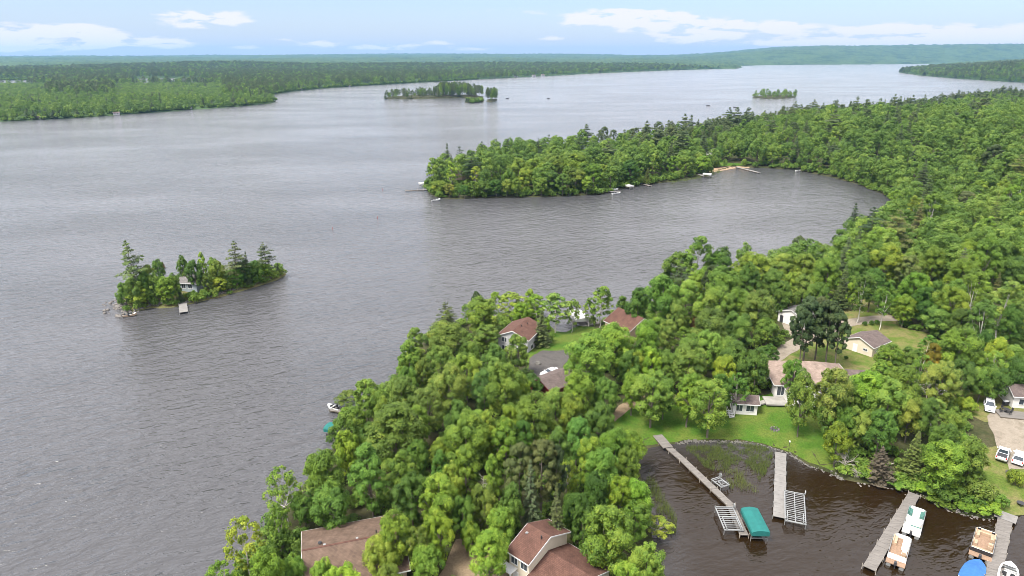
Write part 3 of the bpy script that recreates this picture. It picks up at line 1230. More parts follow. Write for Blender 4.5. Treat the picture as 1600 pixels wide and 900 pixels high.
def poisson(rs, x0, x1, y0, y1, r, ok, n_try):
    """Dart throwing with a cell grid; r may be a function of (x, y)."""
    rf = r if callable(r) else (lambda x, y: r)
    rmax = 14.0
    cells = {}
    out = []
    X = rs.uniform(x0, x1, n_try)
    Y = rs.uniform(y0, y1, n_try)
    good = ok(X, Y)
    for x, y in zip(X[good], Y[good]):
        rr = rf(x, y)
        i, j = int(x // rmax), int(y // rmax)
        hit = False
        for a in (i - 1, i, i + 1):
            for b in (j - 1, j, j + 1):
                for (u, v) in cells.get((a, b), ()):
                    if (u - x) ** 2 + (v - y) ** 2 < rr * rr:
                        hit = True
                        break
                if hit:
                    break
            if hit:
                break
        if not hit:
            cells.setdefault((i, j), []).append((x, y))
            out.append((x, y))
    return np.array(out)
DEBUG_SIL = False

# ------------------------------------------------------------------ lawns, drives, clearings
LAWN_A = [(948, 652), (985, 634), (1040, 632), (1100, 640), (1145, 640), (1185, 618), (1240, 610), (1290, 630), (1330, 660), (1325, 700), (1312, 728), (1296, 735), (1264, 724), (1238, 707), (1216, 699), (1190, 691.5), (1150, 687),
          (1110, 687), (1080, 687), (1056, 691), (1030, 694), (1004, 698), (975, 690), (952, 672)]
LAWN_B = [(1205, 560), (1250, 535), (1262, 515), (1300, 505), (1320, 470), (1345, 462), (1372, 480), (1395, 497), (1412, 512), (1452, 521), (1462, 545), (1440, 560), (1400, 565), (1375, 580), (1335, 620), (1280, 590), (1215, 580)]
MEADOW_C = [(1478, 598), (1530, 590), (1600, 600), (1680, 600), (1680, 660), (1540, 660), (1500, 640)]
MEADOW_D = [(1535, 700), (1680, 690), (1680, 800), (1583, 806), (1556, 808), (1540, 770), (1530, 740)]
LAWN_E = [(822, 548), (845, 532), (880, 540), (902, 548), (898, 580), (888, 600), (840, 600), (822, 580)]
LAWN_F = [(868, 500), (905, 510), (930, 512), (925, 545), (895, 545), (862, 540), (858, 520)]
DRIVE = [(1196, 566), (1235, 543), (1262, 527), (1300, 512), (1335, 503), (1368, 498), (1400, 498)]
GRAVEL_GREY = [(826, 560), (848, 548), (885, 548), (896, 553), (880, 572), (876, 592), (850, 598), (830, 596), (824, 578)]
GRAVEL_A = [(712, 842), (742, 838), (762, 850), (780, 878), (806, 888), (830, 905), (830, 935), (660, 935), (690, 890)]
PATH_B = [(952, 652), (966, 634), (990, 622), (1008, 618), (1000, 632), (982, 640), (962, 660)]
GRAVEL_R = [(1540, 650), (1556, 640), (1600, 655), (1690, 670), (1690, 735), (1578, 735), (1560, 700), (1553, 680)]

sheets = []


def sheet(name, pts, mat, off, hf=None, poly=None, **kw):
    poly = poly or lpoly(pts)
    drape(name, poly, M[mat], off, hf=hf, **kw)
    sheets.append(poly)


sheet("lawn", LAWN_A, 'lawn', .05)
sheet("lawn", LAWN_B, 'meadow', .05)
sheet("meadow", MEADOW_C, 'meadow', .05)
sheet("meadow", MEADOW_D, 'meadow', .05)
sheet("lawn", LAWN_E, 'lawn', .05)
sheet("lawn", LAWN_F, 'lawn', .055)
drive_poly = ribbon_poly(DRIVE, 4.4)
sheet("driveway", None, 'gravel', .10, poly=drive_poly)
sheet("driveway", None, 'gravel', .095, poly=lpoly([(1222, 505), (1240, 500), (1262, 512), (1268, 524), (1250, 534), (1232, 524)]))
sheet("driveway", None, 'gravel', .095, poly=lpoly([(1308, 531), (1322, 526), (1334, 534), (1322, 541)]))
sheet("driveway", GRAVEL_GREY, 'gravel_grey', .10)
sheet("driveway", GRAVEL_A, 'dirt', .06)
sheet("path", PATH_B, 'dirt', .10)
sheet("driveway", GRAVEL_R, 'gravel', .10)
sheet("beach", [(1108, 269.5), (1130, 267), (1150, 264.5), (1172, 263.5), (1170, 259.6), (1140, 260), (1114, 263)], 'sand', .05, step=2.0)
sheet("meadow", [(1088, 270), (1110, 261), (1128, 259), (1168, 258), (1166, 256), (1132, 254), (1120, 243), (1104, 243), (1100, 258)], 'lawn', .03, step=2.0)

# house footprints (kept clear of trees), as ground pixels
CLEAR = [lpoly(p) for p in (
    [(455, 850), (630, 800), (650, 860), (640, 910), (470, 925)],
    [(790, 880), (860, 850), (950, 890), (960, 960), (800, 960)],
    [(775, 545), (830, 520), (842, 540), (800, 575)],
    [(940, 530), (1000, 500), (1028, 512), (1000, 545)],
    [(812, 590), (850, 590), (890, 580), (905, 640), (845, 650), (815, 630)],
    [(1210, 520), (1260, 500), (1270, 515), (1235, 530)],
    [(1512, 640), (1560, 638), (1572, 700), (1540, 722), (1518, 700)],
    [(1315, 560), (1370, 535), (1395, 545), (1350, 575)],
    [(1180, 640), (1240, 580), (1340, 600), (1300, 645)],
    [(1130, 645), (1185, 625), (1190, 645), (1140, 655)],
    [(1560, 650), (1640, 640), (1640, 670), (1570, 670)])]

TINT = dict(X=(3.5, 2.25, 1.2), N=(.46, .55, .50), Y=(1.5, 1.32, .75), B=(1.30, 1.20, .85), G=(1, 1, 1), D=(.62, .71, .62), O=(1.02, .93, .82), L=(1.35, 1.28, 1.15), S=(1.0, 1.06, 1.3), R=(1.9, .75, .5), W=(1, 1, 1))

TREES = [
 # bottom-left shore (photograph pixel of crown top, crown width, kind, tint)
 (440,733,62,'airy','O'),(506,705,62,'oak','B'),(575,700,64,'maple','G'),(517,760,64,'round','G'),(472,770,38,'round','D'),(430,790,38,'airy','B'),(378,810,70,'airy','B'),
 (440,832,50,'bush','D'),(470,845,40,'bush','D'),(412,858,60,'oak','Y'),(345,880,58,'airy','Y'),(457,870,38,'round','G'),(500,876,38,'round','B'),(537,882,64,'oak','B'),(618,803,58,'oak','Y'),
 (590,842,56,'round','B'),(602,884,52,'oak','O'),(633,706,46,'maple','O'),(640,740,60,'oak','D'),(684,744,76,'oak','B'),(685,803,48,'oak','Y'),(666,855,52,'round','O'),(655,822,44,'airy','O'),
 (728,650,74,'oak','B'),(690,706,36,'maple','G'),(728,698,46,'maple','B'),(706,728,46,'oak','B'),(770,716,36,'maple','B'),(800,716,32,'maple','G'),(790,652,46,'maple','B'),
 (848,684,66,'redpine','O'),(810,694,50,'redpine','O'),(870,700,44,'redpine','D'),(832,726,42,'spruce','S'),(872,760,40,'spruce','O'),(886,720,34,'airy','Y'),(930,684,48,'maple','Y'),(937,698,60,'oak','G'),(977,700,42,'oak','B'),
 (962,672,56,'oak','B'),(930,744,48,'oak','D'),(968,742,46,'oak','Y'),(1003,750,46,'oak','B'),(950,796,88,'oak','O'),(1030,812,52,'airy','B'),(984,880,58,'oak','B'),(1014,846,56,'oak','G'),
 (758,757,48,'oak','O'),(800,758,42,'maple','G'),(778,796,50,'oak','B'),(762,828,62,'oak','B'),(738,816,32,'round','B'),(800,774,38,'oak','D'),(900,766,46,'oak','D'),(912,792,46,'oak','D'),(720,772,44,'oak','D'),
 (638,536,42,'maple','G'),(697,504,60,'round','O',556),(760,508,46,'oak','G',550),(755,468,58,'oak','B',530),(747,456,24,'redpine','D',512),(702,475,34,'pine','O',530),(735,535,36,'round','O'),(688,541,46,'willow','S'),(772,540,42,'oak','G',602),
 (808,522,38,'maple','G',588),(728,552,52,'oak','B'),(702,574,58,'oak','G'),(788,570,68,'oak','O'),(757,580,44,'silver','S'),(828,586,36,'oak','D',626),(622,588,54,'oak','G'),(668,604,58,'silver','S'),(545,615,46,'willow','O'),
 (592,612,58,'willow','O'),(598,624,36,'maple','B'),(612,634,82,'oak','O'),(650,636,46,'silver','B'),(540,650,56,'willow','G'),(541,676,44,'oak','Y'),(652,686,40,'oak','D'),(718,628,44,'oak','G'),(760,644,42,'maple','B'),(792,634,36,'maple','Y'),
 (838,618,72,'oak','B'),(868,606,48,'oak','G'),(660,560,30,'oak','O'),(640,570,30,'oak','G'),(580,660,40,'oak','D'),
 (920,525,74,'oak','G'),(963,509,54,'oak','B'),(1012,503,54,'oak','B'),(907,582,54,'oak','B'),(948,591,42,'oak','G'),(892,620,44,'oak','B'),(938,632,46,'oak','G'),(902,652,46,'oak','G'),(875,672,42,'maple','G'),(820,655,36,'maple','D'),
 (990,581,40,'oak','B'),(1016,580,66,'oak','O',668),(1022,546,32,'maple','Y'),(1045,549,38,'oak','G'),(1080,538,58,'oak','G'),(1108,518,52,'oak','L'),(1135,556,42,'oak','Y'),(1150,536,50,'oak','G'),(1080,583,46,'maple','B'),(1105,593,66,'silver','L',684),
 (1157,584,36,'airy','O'),(985,550,36,'oak','D'),(1040,590,36,'oak','D'),(1130,585,40,'oak','D'),
 # shore by the cottages
 (937,448,44,'birch','O',512),(798,458,48,'birch','L',503),(868,460,54,'birch','S',520),(838,460,34,'birch','B',505),(893,468,26,'birch','G',520),(845,488,34,'cedar','G',541),(920,470,22,'birch','G',510),
 (995,456,36,'oak','D',516),(1032,431,52,'oak','G',518),(1067,409,36,'pine','D'),(1092,421,36,'oak','L'),(1110,415,24,'redpine','D'),(1133,421,58,'oak','G'),(1177,412,40,'maple','D'),(1214,422,38,'oak','G'),(1240,426,38,'oak','B'),
 (1075,441,58,'silver','L'),(1125,447,54,'oak','G'),(1160,451,42,'oak','B'),(1190,457,54,'oak','G'),(1088,476,16,'cedar','R'),(1045,497,36,'oak','G'),(1110,483,60,'oak','G'),(1160,487,50,'oak','G'),(1195,499,42,'oak','G',545),
 (1082,521,46,'oak','D'),(1145,529,48,'oak','G'),(1185,546,44,'oak','G'),(1060,470,34,'oak','G'),
 (1245,562,36,'oak','G'),(1290,570,66,'oak','G',684),(1246,584,46,'oak','G',683),(1298,404,48,'oak','B'),(1262,396,46,'oak','O'),(1285,380,40,'willow','O'),(1320,370,44,'oak','G'),(1345,402,40,'oak','G'),(1322,420,30,'cedar','O'),(1338,436,26,'oak','B'),
 (1260,430,40,'oak','G'),(1225,440,36,'oak','D'),(1280,440,40,'oak','D'),(1270,470,56,'redpine','D'),(1306,472,52,'redpine','D'),(1288,466,50,'redpine','O'),(1262,486,40,'redpine','D'),(1318,488,40,'redpine','D'),
 # right of the bay
 (1305,618,50,'silver','G'),(1315,662,44,'oak','Y'),(1345,635,42,'oak','G'),(1382,640,50,'oak','G'),(1358,582,56,'oak','B'),(1395,596,64,'oak','G'),(1420,571,50,'oak','B'),(1336,596,40,'oak','D'),(1430,613,50,'oak','O'),(1452,622,42,'oak','G'),
 (1458,577,26,'dead','W'),(1442,556,40,'airy','L'),(1512,622,32,'bush','Y'),(1495,641,42,'oak','O'),(1512,680,36,'round','G'),(1482,661,46,'oak','G'),(1485,692,72,'oak','B'),(1525,687,50,'oak','G'),
 (1418,677,38,'cedar','Y',748),(1372,702,48,'brown','W',752),(1363,732,30,'bush','B'),(1412,748,52,'bush','G'),(1455,758,42,'bush','B'),(1480,748,52,'round','G'),(1535,752,48,'bush','G'),(1528,732,26,'bush','B'),(1470,778,40,'bush','G'),
 (1510,786,40,'bush','G'),(1545,786,48,'bush','B'),(1566,774,26,'bush','G'),(1592,736,32,'bush','B'),(1478,564,58,'oak','G'),(1512,562,42,'oak','D'),(1560,570,48,'round','D'),(1597,562,48,'round','D'),(1330,640,36,'oak','D'),
 (1490,516,66,'oak','Y',600),(1464,536,26,'maple','R'),(1568,529,42,'oak','Y'),(1556,548,44,'airy','L'),(1420,423,46,'oak','B',500),(1408,463,36,'oak','B',512),(1440,451,42,'oak','D',512),(1475,446,50,'oak','Y',528),(1460,478,44,'oak','S',528),
 (1530,421,50,'birch','B'),(1575,438,56,'birch','S'),(1497,435,38,'birch','G'),(1510,406,46,'oak','Y'),(1390,381,54,'oak','B'),(1430,388,38,'oak','G'),(1463,386,40,'oak','B'),(1382,353,56,'silver','L'),
 (1365,328,46,'pine','D'),(1346,361,24,'pine','D'),(1515,373,40,'oak','Y'),(1368,421,46,'oak','D'),(1352,426,38,'birch','D'),(1545,470,44,'birch','G'),(1590,480,44,'oak','D'),(1540,520,36,'oak','D'),(1505,480,40,'oak','D'),(1388,440,34,'birch','D'),
 (1540,576,40,'round','G'),
]
SNAGS = [(1322, 712, 40, 'snagbush', 'W'), (1340, 735, 26, 'snagbush', 'W'), (756, 742, 24, 'dead', 'W'), (1470, 600, 20, 'dead', 'W')]
TREES += SNAGS
HEDGE = [(1352, 502, 8, 'bush', 'D'), (1362.5, 501, 8, 'bush', 'D'), (1371, 500, 8, 'bush', 'D'), (1323, 556, 6, 'bush', 'D')]
TREES += HEDGE

ISLE_TREES = [(203,379,42,'pine','B'),(192,441,24,'oak','G'),(214,447,32,'oak','B'),(206,434,26,'oak','G'),(230,413,26,'oak','O'),(244,407,18,'oak','D'),(253,409,9,'cedar','R'),(279,400,20,'maple','D'),(254,434,30,'oak','B'),
 (238,429,22,'oak','G'),(270,428,22,'oak','O'),(279,449,14,'cedar','D'),(300,406,28,'oak','D'),(314,397,16,'maple','B'),(328,402,20,'oak','G'),(337,408,24,'oak','O'),(361,380,32,'pine','O'),(381,394,16,'spruce','D'),(412,381,28,'pine','D'),
 (433,411,8,'cedar','G'),(322,428,18,'oak','O'),(342,433,26,'oak','B'),(368,421,28,'oak','G'),(378,408,30,'oak','D'),(396,407,26,'oak','D'),(415,411,20,'oak','B'),(300,455,18,'bush','O'),(318,452,16,'bush','B'),(400,425,26,'oak','G'),(228,452,20,'oak','G'),
 (188,460,14,'bush','G'),(334,449,18,'bush','O'),(289,458,10,'bush','B'),(352,440,20,'oak','G'),(422,421,12,'bush','B'),(222,424,22,'oak','D'),(262,440,18,'oak','G')]

PEN_TREES = [(706,243,20,'spruce','O'),(720,229,16,'pine','D'),(753,222,15,'pine','D'),(794,220,22,'pine','D'),(674,264,17,'round','D'),(688,282,28,'round','B'),(702,286,18,'oak','O'),(727,247,18,'oak','O'),(750,238,28,'oak','D'),(778,241,24,'oak','D'),
 (842,217,14,'pine','D'),(857,211,13,'pine','D'),(905,212,18,'pine','D'),(872,214,26,'oak','B'),(810,248,38,'oak','B'),(795,264,26,'oak','D'),(865,240,36,'oak','O'),(836,250,38,'oak','B'),(862,266,30,'oak','D'),(900,240,44,'oak','B'),(900,262,38,'oak','O'),
 (928,257,34,'oak','B'),(942,256,22,'oak','B'),(808,278,18,'oak','B'),(792,280,18,'oak','B'),(775,281,24,'oak','D'),(756,284,24,'oak','O'),(740,282,20,'oak','O'),(725,289,16,'oak','D'),(1124,229,18,'round','D'),(822,262,26,'oak','B'),(880,270,24,'oak','G'),(846,276,22,'oak','G'),(918,276,22,'oak','B'),
 (1012,263,12,'cedar','B'),(1005,244,24,'oak','D'),(1026,240,22,'oak','B'),(1054,242,22,'oak','B'),(1072,243,22,'oak','G'),(985,250,30,'oak','D'),(962,248,26,'oak','D'),(1100,243,26,'oak','B'),(1092,236,20,'oak','G'),(1158,226,30,'oak','O'),(1190,224,34,'oak','G'),(1225,226,24,'oak','B')]

rsP = np.random.RandomState(77)
LIB_USED = set()
records = []          # every single tree, for naming later
PLACED = []


def solve_tree(cx, ytop, w, kind, hf):
    """Foot and height of a tree whose top shows at a pixel; a tree that would stand in the water is a shorter one further back."""
    for f in (1, .92, .84, .76, .68, .6, .52, .45, .38, .32):
        res = _solve(cx, ytop, w, kind, hf, f)
        if res[0][2] > (.35 if hf is H else .30) or (f < .7 and kind in ('pine', 'spruce', 'redpine')):
            break
    return res


def _solve(cx, ytop, w, kind, hf, f):
    Ht = 11.0
    base = None
    for _ in range(25):
        z = max(hf(*base[:2]) if base is not None else 2.0, 0.15)
        p = ground(cx, ytop, z + Ht * .96)
        base = (p[0], p[1], z)
        dep = project(p)[2]
        wm = w * dep / FOC
        a, b = RATIO[kind]
        Ht = (a * wm + b) * f
    return base, wm, Ht


def foot_tree(cx, ytop, w, yfoot, hf):
    b = on_land(cx, yfoot, hf=hf)
    dep = project(b)[2]
    lo, hi = 1.0, 30.0
    for _ in range(30):
        mid = (lo + hi) / 2
        if project((b.x, b.y, b.z + mid * .96))[1] > ytop:
            lo = mid
        else:
            hi = mid
    return (b.x, b.y, b.z), w * dep / FOC, lo


def plant(kind, base, wm, Ht, tint, group, region, px=None):
    protos = LIB[kind]
    k = rsP.randint(len(protos))
    pr = protos[k]
    name = KIND_NAME[kind]
    root = thing(name, None, None, (base[0], base[1], base[2]), rsP.uniform(0, 6.28), group)
    sx = wm / pr['W'] * rsP.uniform(.96, 1.06)
    root.rotation_euler = (rsP.normal() * .035, rsP.normal() * .035, root.rotation_euler.z)
    root.scale = (sx * rsP.uniform(.94, 1.06), sx * rsP.uniform(.94, 1.06), Ht / pr['H'])
    tr = link("trunk", pr['trunk'], root)
    cr = link("crown" if kind not in ('dead', 'snagbush') else "branches", pr['crown'], root)
    t = np.array(TINT[tint]) * (1 + rsP.normal(size=3) * np.array([.07, .05, .07]))
    cr.color = (*np.clip(t, .2, 2.5), 1)
    records.append(dict(o=root, kind=kind, tint=tint, base=base, wm=wm, H=Ht, region=region))
    PLACED.append((base[0], base[1], wm / 2))
    return root


def plant_list(lst, hf, group, region):
    for cx, yt, w, kind, tint, *foot in lst:
        base, wm, Ht = foot_tree(cx, yt, w, foot[0], hf) if foot else solve_tree(cx, yt, w, kind, hf)
        g = group if kind not in ('dead', 'snagbush') else "dead trees on the shore"
        plant(kind, base, wm, Ht, tint, g, region)


plant_list(TREES, H, "trees on the near shore", 'near')
plant_list(ISLE_TREES, isle_h, "trees on the small island", 'isle')
plant_list(PEN_TREES, H, "trees on the wooded point", 'point')
n_low = [(r['kind'], tuple(round(v, 1) for v in project(r['base'])[:2])) for r in records if r['base'][2] < .2]
print("trees standing at the waterline:", len(n_low), n_low[:20])


# -- the rest of the woods
def blocked(X, Y, margin=1.5):
    P = np.stack([X, Y], 1)
    bad = np.zeros(len(P), bool)
    for poly in sheets + CLEAR:
        A = np.array(poly)
        m = (P[:, 0] > A[:, 0].min() - 4) & (P[:, 0] < A[:, 0].max() + 4) & (P[:, 1] > A[:, 1].min() - 4) & (P[:, 1] < A[:, 1].max() + 4)
        if m.any():
            s = sdist(P[m], poly)
            bad[np.where(m)[0][s > -margin]] = True
    return bad


PA = np.array(PLACED)


def free_of_singles(X, Y, f=.72):
    ok = np.ones(len(X), bool)
    for i in range(len(X)):
        d2 = (PA[:, 0] - X[i]) ** 2 + (PA[:, 1] - Y[i]) ** 2
        ok[i] = not (d2 < (PA[:, 2] * f + 2.2) ** 2).any()
    return ok


def in_view(X, Y, pad=1.12):
    return (np.abs(X) < (Y * math.cos(PITCH) + 60 * math.sin(PITCH)) * .75 * pad + 14)


rsF = np.random.RandomState(5)
ok_main = lambda X, Y: (grid_sample(SDG, X, Y) > 2.0) & in_view(X, Y) & ~blocked(X, Y) & (Y > 58)
W = poisson(rsF, -75, 800, 58, 1150, lambda x, y: 6.0 if y < 215 else 7.6 if y < 520 else 7.0, ok_main, 120000)
W = W[free_of_singles(W[:, 0], W[:, 1])]
near_front = []
pj = np.array([project((x, y, H(x, y) + 8)) for x, y in W])
print("mainland wood points", len(W))
dens_ok = (pj[:, 2] < 330) | (rsF.rand(len(W)) < .95)
W, pj = W[dens_ok], pj[dens_ok]
# kinds by place: pines along the far shore of the point and the ridge, birch and young growth on the hillside
hz = np.array([H(x, y) for x, y in W])
sdw = grid_sample(SDG, W[:, 0], W[:, 1])
u = rsF.rand(len(W))
far_side = (sdw < 60) & (W[:, 1] > 520)
kinds = np.where(far_side & (u < .34), 'redpine', np.where(far_side & (u < .58), 'pine', np.where(u < .42, 'oak', np.where(u < .66, 'maple', np.where(u < .81, 'birch', np.where(u < .87, 'silver', np.where(u < .92, 'spruce', np.where(u < .945, 'redpine', np.where(u < .965, 'pine', 'round')))))))))
patch = vnoise(W[:, 0], W[:, 1], 45, 3) + rsF.normal(size=len(W)) * .65 + .25 + .5 * smoothstep(W[:, 0], 100, 260)
# those that show largest stand as single trees
order = np.argsort(pj[:, 2])
budget = {'broadleaf_tree': 296 - sum(1 for r in records if KIND_NAME[r['kind']] == 'broadleaf_tree')}
single = np.zeros(len(W), bool)
for i in order:
    if not (-20 < pj[i, 0] < 1620 and pj[i, 1] < 905):
        continue
    kn = KIND_NAME[kinds[i]]
    lim = budget.get(kn, 26)
    if lim > 0 and pj[i, 2] < 420:
        single[i] = True
        budget[kn] = lim - 1
print("single wood trees", single.sum(), budget)
TN = ['D', 'G', 'B', 'Y']


def wood_size(kind):
    wm = rsF.uniform(8.0, 12.8) * (.8 if kind in ('maple', 'birch', 'redpine', 'spruce') else 1)
    a, b = RATIO[kind]
    return wm, (a * wm + b) * rsF.uniform(.78, 1.16)


wood = []
for i in range(len(W)):
    k = str(kinds[i])
    wm, Ht = wood_size(k)
    if pj[i, 2] < 205:      # young trees standing between the listed big ones
        wm, Ht = wm * .5, Ht * .46
    pv = patch[i]
    ti = 'D' if pv < -.45 else 'G' if pv < .15 else 'B' if pv < .75 else 'Y'
    if k == 'silver':
        ti = 'S' if pv < .2 else 'L'
    if single[i]:
        plant(k, (W[i, 0], W[i, 1], hz[i]), wm, Ht, ti, "trees of the hillside wood", 'hill')
    else:
        wood.append((W[i, 0], W[i, 1], hz[i] - .2, k, ti, wm, Ht))

PROTO, PCOL, PKEY = [], [], {}


def proto_index(k, ti, v, n, grow, store):
    key = (k, ti, v, n)
    if key not in store['key']:
        store['key'][key] = len(store['me'])
        me = store['mesh'].setdefault((k, v, n), None)
        if me is None:
            me = store['mesh'][(k, v, n)] = lod(LIB[k][v], n, grow)
        store['me'].append(me)
        store['col'].append(TINT[ti])
    return store['key'][key]


def mass(name, items, n, grow):
    store = dict(key={}, me=[], col=[], mesh={})
    idx, pts, sc, rz = [], [], [], []
    for (x, y, z, k, ti, wm, Ht) in items:
        v = rsF.randint(len(LIB[k]))
        idx.append(proto_index(k, ti, v, n, grow, store))
        s = wm / LIB[k][v]['W']
        pts.append((x, y, z))
        sc.append((s, s, Ht / LIB[k][v]['H']))
        rz.append(rsF.uniform(0, 6.28))
    # collection children are taken in name order, which is the order they were added
    return scatter(name, store['me'], np.array(pts), np.array(rz), np.array(sc), idx, colors=store['col'])


mass("hillside_forest", [w for w in wood if w[1] < 520], 4200, 1.35)
mass("hillside_forest", [w for w in wood if w[1] >= 520], 2200, 1.6)

# undergrowth below the near woods
ok_u = lambda X, Y: (grid_sample(SDG, X, Y) > .8) & in_view(X, Y) & ~blocked(X, Y, .3)
U = poisson(rsF, -75, 420, 70, 420, 2.7, ok_u, 60000)
items = [(x, y, H(x, y) - .1, 'bush', rsF.choice(['D', 'D', 'G', 'O']), rsF.uniform(2.2, 4.4), rsF.uniform(1.0, 3.2)) for x, y in U]
mass("undergrowth", items, 1300, 1.35)
print("undergrowth", len(U))
cab = on_land(299, 449, hf=isle_h)
okl = lambda X, Y: (sdist(np.stack([X, Y], 1), isle_poly) > .2) & (((X - cab.x) / 6.5) ** 2 + ((Y - cab.y + 3) / 8) ** 2 > 1)
A_ = np.array(isle_poly)
oks = lambda X, Y: (grid_sample(SDG, X, Y) > -.3) & (grid_sample(SDG, X, Y) < 9) & in_view(X, Y) & ~blocked(X, Y, -.5) & (Y > 200)
U3 = poisson(rsF, -75, 620, 200, 900, 3.0, oks, 90000)
mass("undergrowth", [(x, y, max(H(x, y), 0) - .2, 'bush', rsF.choice(['D', 'G', 'G', 'B', 'O']), rsF.uniform(3.2, 6.0), rsF.uniform(2.0, 6.0)) for x, y in U3], 1600, 1.35)
print("shore shrubs", len(U3))
U2 = poisson(rsF, A_[:, 0].min(), A_[:, 0].max(), A_[:, 1].min(), A_[:, 1].max(), 2.0, okl, 4000)
mass("undergrowth", [(x, y, isle_h(x, y) - .1, 'bush', rsF.choice(['D', 'G', 'O', 'B']), rsF.uniform(2.0, 4.0), rsF.uniform(1.0, 3.0)) for x, y in U2], 1300, 1.35)


# -- far woods (left shore, right point, little islands)
def far_items():
    rs = np.random.RandomState(21)
    ok = lambda X, Y: (np.maximum(*far_sd(np.stack([X, Y], 1))) > .8) & in_view(X, Y, 1.06) & (np.hypot(X, Y) < 4300)
    out = []
    for x0, x1, y0, y1, r, n in ((-1500, 100, 650, 1500, 8.6, 46000), (-2100, 1000, 1500, 2620, 11.5, 52000), (1000, 2300, 1500, 2620, 11.0, 26000), (-3600, 3600, 2620, 4300, 17.0, 60000)):
        Q = poisson(rs, x0, x1, y0, y1, r, ok, n)
        if not len(Q):
            continue
        sa, sb = far_sd(Q)
        Z = far_height(Q[:, 0], Q[:, 1], sa, sb, False)
        near_left = (Q[:, 0] < -250) & (Q[:, 1] < 1210)
        p = vnoise(Q[:, 0], Q[:, 1], 120, 0) + rs.normal(size=len(Q)) * .4
        for i, (x, y) in enumerate(Q):
            t = rs.rand()
            edge = max(sa[i], sb[i]) < 28
            if near_left[i]:
                k = 'maple' if t < .6 else 'oak' if t < .85 else 'spruce'
                ti = 'X' if p[i] > -.35 and not edge else 'B' if p[i] > -.8 else 'G'
            else:
                k = 'redpine' if t < .32 else 'spruce' if t < .42 else 'oak' if t < .75 else 'maple'
                ti = 'N' if p[i] < .35 else 'D' if p[i] < .8 else 'G'
            wm = rs.uniform(7.5, 10.5) * (1.0 if y < 1500 else 1.25 if y < 2620 else 1.9)
            ht = rs.uniform(9, 13) if near_left[i] else rs.uniform(12, 18) + (4 if k == 'redpine' else 0)
            az_ = project((x, y, 0))[0]
            if 1150 < y < 1760 and (180 < az_ < 350 or az_ < 75):   # low young wood this side of the back lake
                ht, k = min(ht, 7.0), ('oak' if k == 'redpine' else k)
            out.append((x, y, Z[i] - .3, k, ti, wm, ht))
    return out


FI = far_items()
rsE = np.random.RandomState(9)
okE = lambda X, Y: (lambda s_: (s_ > .3) & (s_ < 13))(np.maximum(*far_sd(np.stack([X, Y], 1)))) & in_view(X, Y, 1.06)
for x, y in poisson(rsE, -1700, 400, 650, 2300, 5.5, okE, 140000):
    FI.append((x, y, .2, 'bush', 'D' if rsE.rand() < .6 else 'G', rsE.uniform(6, 9), rsE.uniform(4, 8)))
print("far trees", len(FI))
mass("far_shore_forest", FI, 420, 3.4)
rsI = np.random.RandomState(31)
for q, ((poly, hf), mixk, hh, rr) in enumerate(zip(far_isles, (('spruce', 'redpine', 'redpine', 'oak'), ('bush', 'cedar'), ('redpine', 'oak'), ('oak', 'maple', 'oak', 'oak')), ((13, 24), (4, 7), (12, 22), (6, 15)), (5.5, 4.5, 5, 8.5))):
    A = np.array(poly)
    ok = lambda X, Y: sdist(np.stack([X, Y], 1), poly) > 1.0
    Q = poisson(rsI, A[:, 0].min(), A[:, 0].max(), A[:, 1].min(), A[:, 1].max(), rr, ok, 3000)
    its = []
    for x, y in Q:
        k = mixk[rsI.randint(len(mixk))]
        pxv = project((x, y, 0))[0]
        h0, h1 = hh
        if q == 0:
            f = smoothstep(np.array(pxv), 672, 692) * (1 - .35 * smoothstep(np.array(pxv), 730, 742))
            h0, h1 = 7 + 12 * float(f), 15 + 11 * float(f)
            if rsI.rand() < .5 * (1 - float(f)):
                continue
        if q == 3 and rsI.rand() < .5:
            h1 = 9
        its.append((x, y, hf(x, y) - .2, k, 'D' if rsI.rand() < .7 else 'G', rsI.uniform(5, 8), rsI.uniform(h0, h1)))
    mass("island_grove", its, 900, 2.2)
p_, h_ = far_isles[3]

if DEBUG_SIL:
    tops = {}
    for w_ in wood:
        q = project((w_[0], w_[1], w_[2] + w_[6]))
        b_ = int(q[0] // 50) * 50
        if 650 <= b_ <= 1600 and q[1] < tops.get(b_, (999,))[0]:
            tops[b_] = (round(q[1]), round(w_[1]), round(w_[2]), w_[3])
    print(sorted(tops.items()))

# ------------------------------------------------------------------ materials for built things
M['roof_red'] = shingles('red brown shingles', (.080, .042, .032), (.104, .056, .043))
M['roof_brown'] = shingles('brown shingles', (.100, .069, .052), (.122, .085, .064))
M['roof_taupe'] = shingles('taupe shingles', (.090, .071, .066), (.125, .098, .090))
M['roof_grey'] = shingles('grey shingles', (.12, .115, .11), (.16, .15, .145))
M['roof_tan'] = shingles('tan shingles', (.19, .145, .12), (.235, .18, .15))
M['wall_cream'] = siding('cream siding', (.52, .46, .36))
M['wall_white'] = siding('white siding', (.60, .585, .56))
M['wall_grey'] = siding('grey siding', (.34, .34, .35))
M['wall_red'] = siding('barn red boards', (.11, .017, .014), vertical=True)
M['wall_blue'] = siding('pale blue siding', (.25, .29, .31))
M['wall_tan'] = siding('tan siding', (.48, .36, .27))
M['white'] = principled('white paint', (.58, .58, .57), .45, var=.05)
M['white_metal'] = principled('pale aluminium', (.30, .31, .31), .45, metal=.55, var=.08)
M['glass'] = principled('window glass', (.035, .045, .055), .06, var=.2, spec=.6)
M['dark'] = principled('dark plastic', (.03, .03, .033), .5, var=.15)
M['tyre'] = principled('tyre rubber', (.025, .025, .025), .85, var=.1)
M['chrome'] = principled('alloy', (.55, .55, .56), .3, metal=.8, var=.05)
M['car_white'] = principled('white car paint', (.60, .61, .62), .22, var=.03, spec=.5)
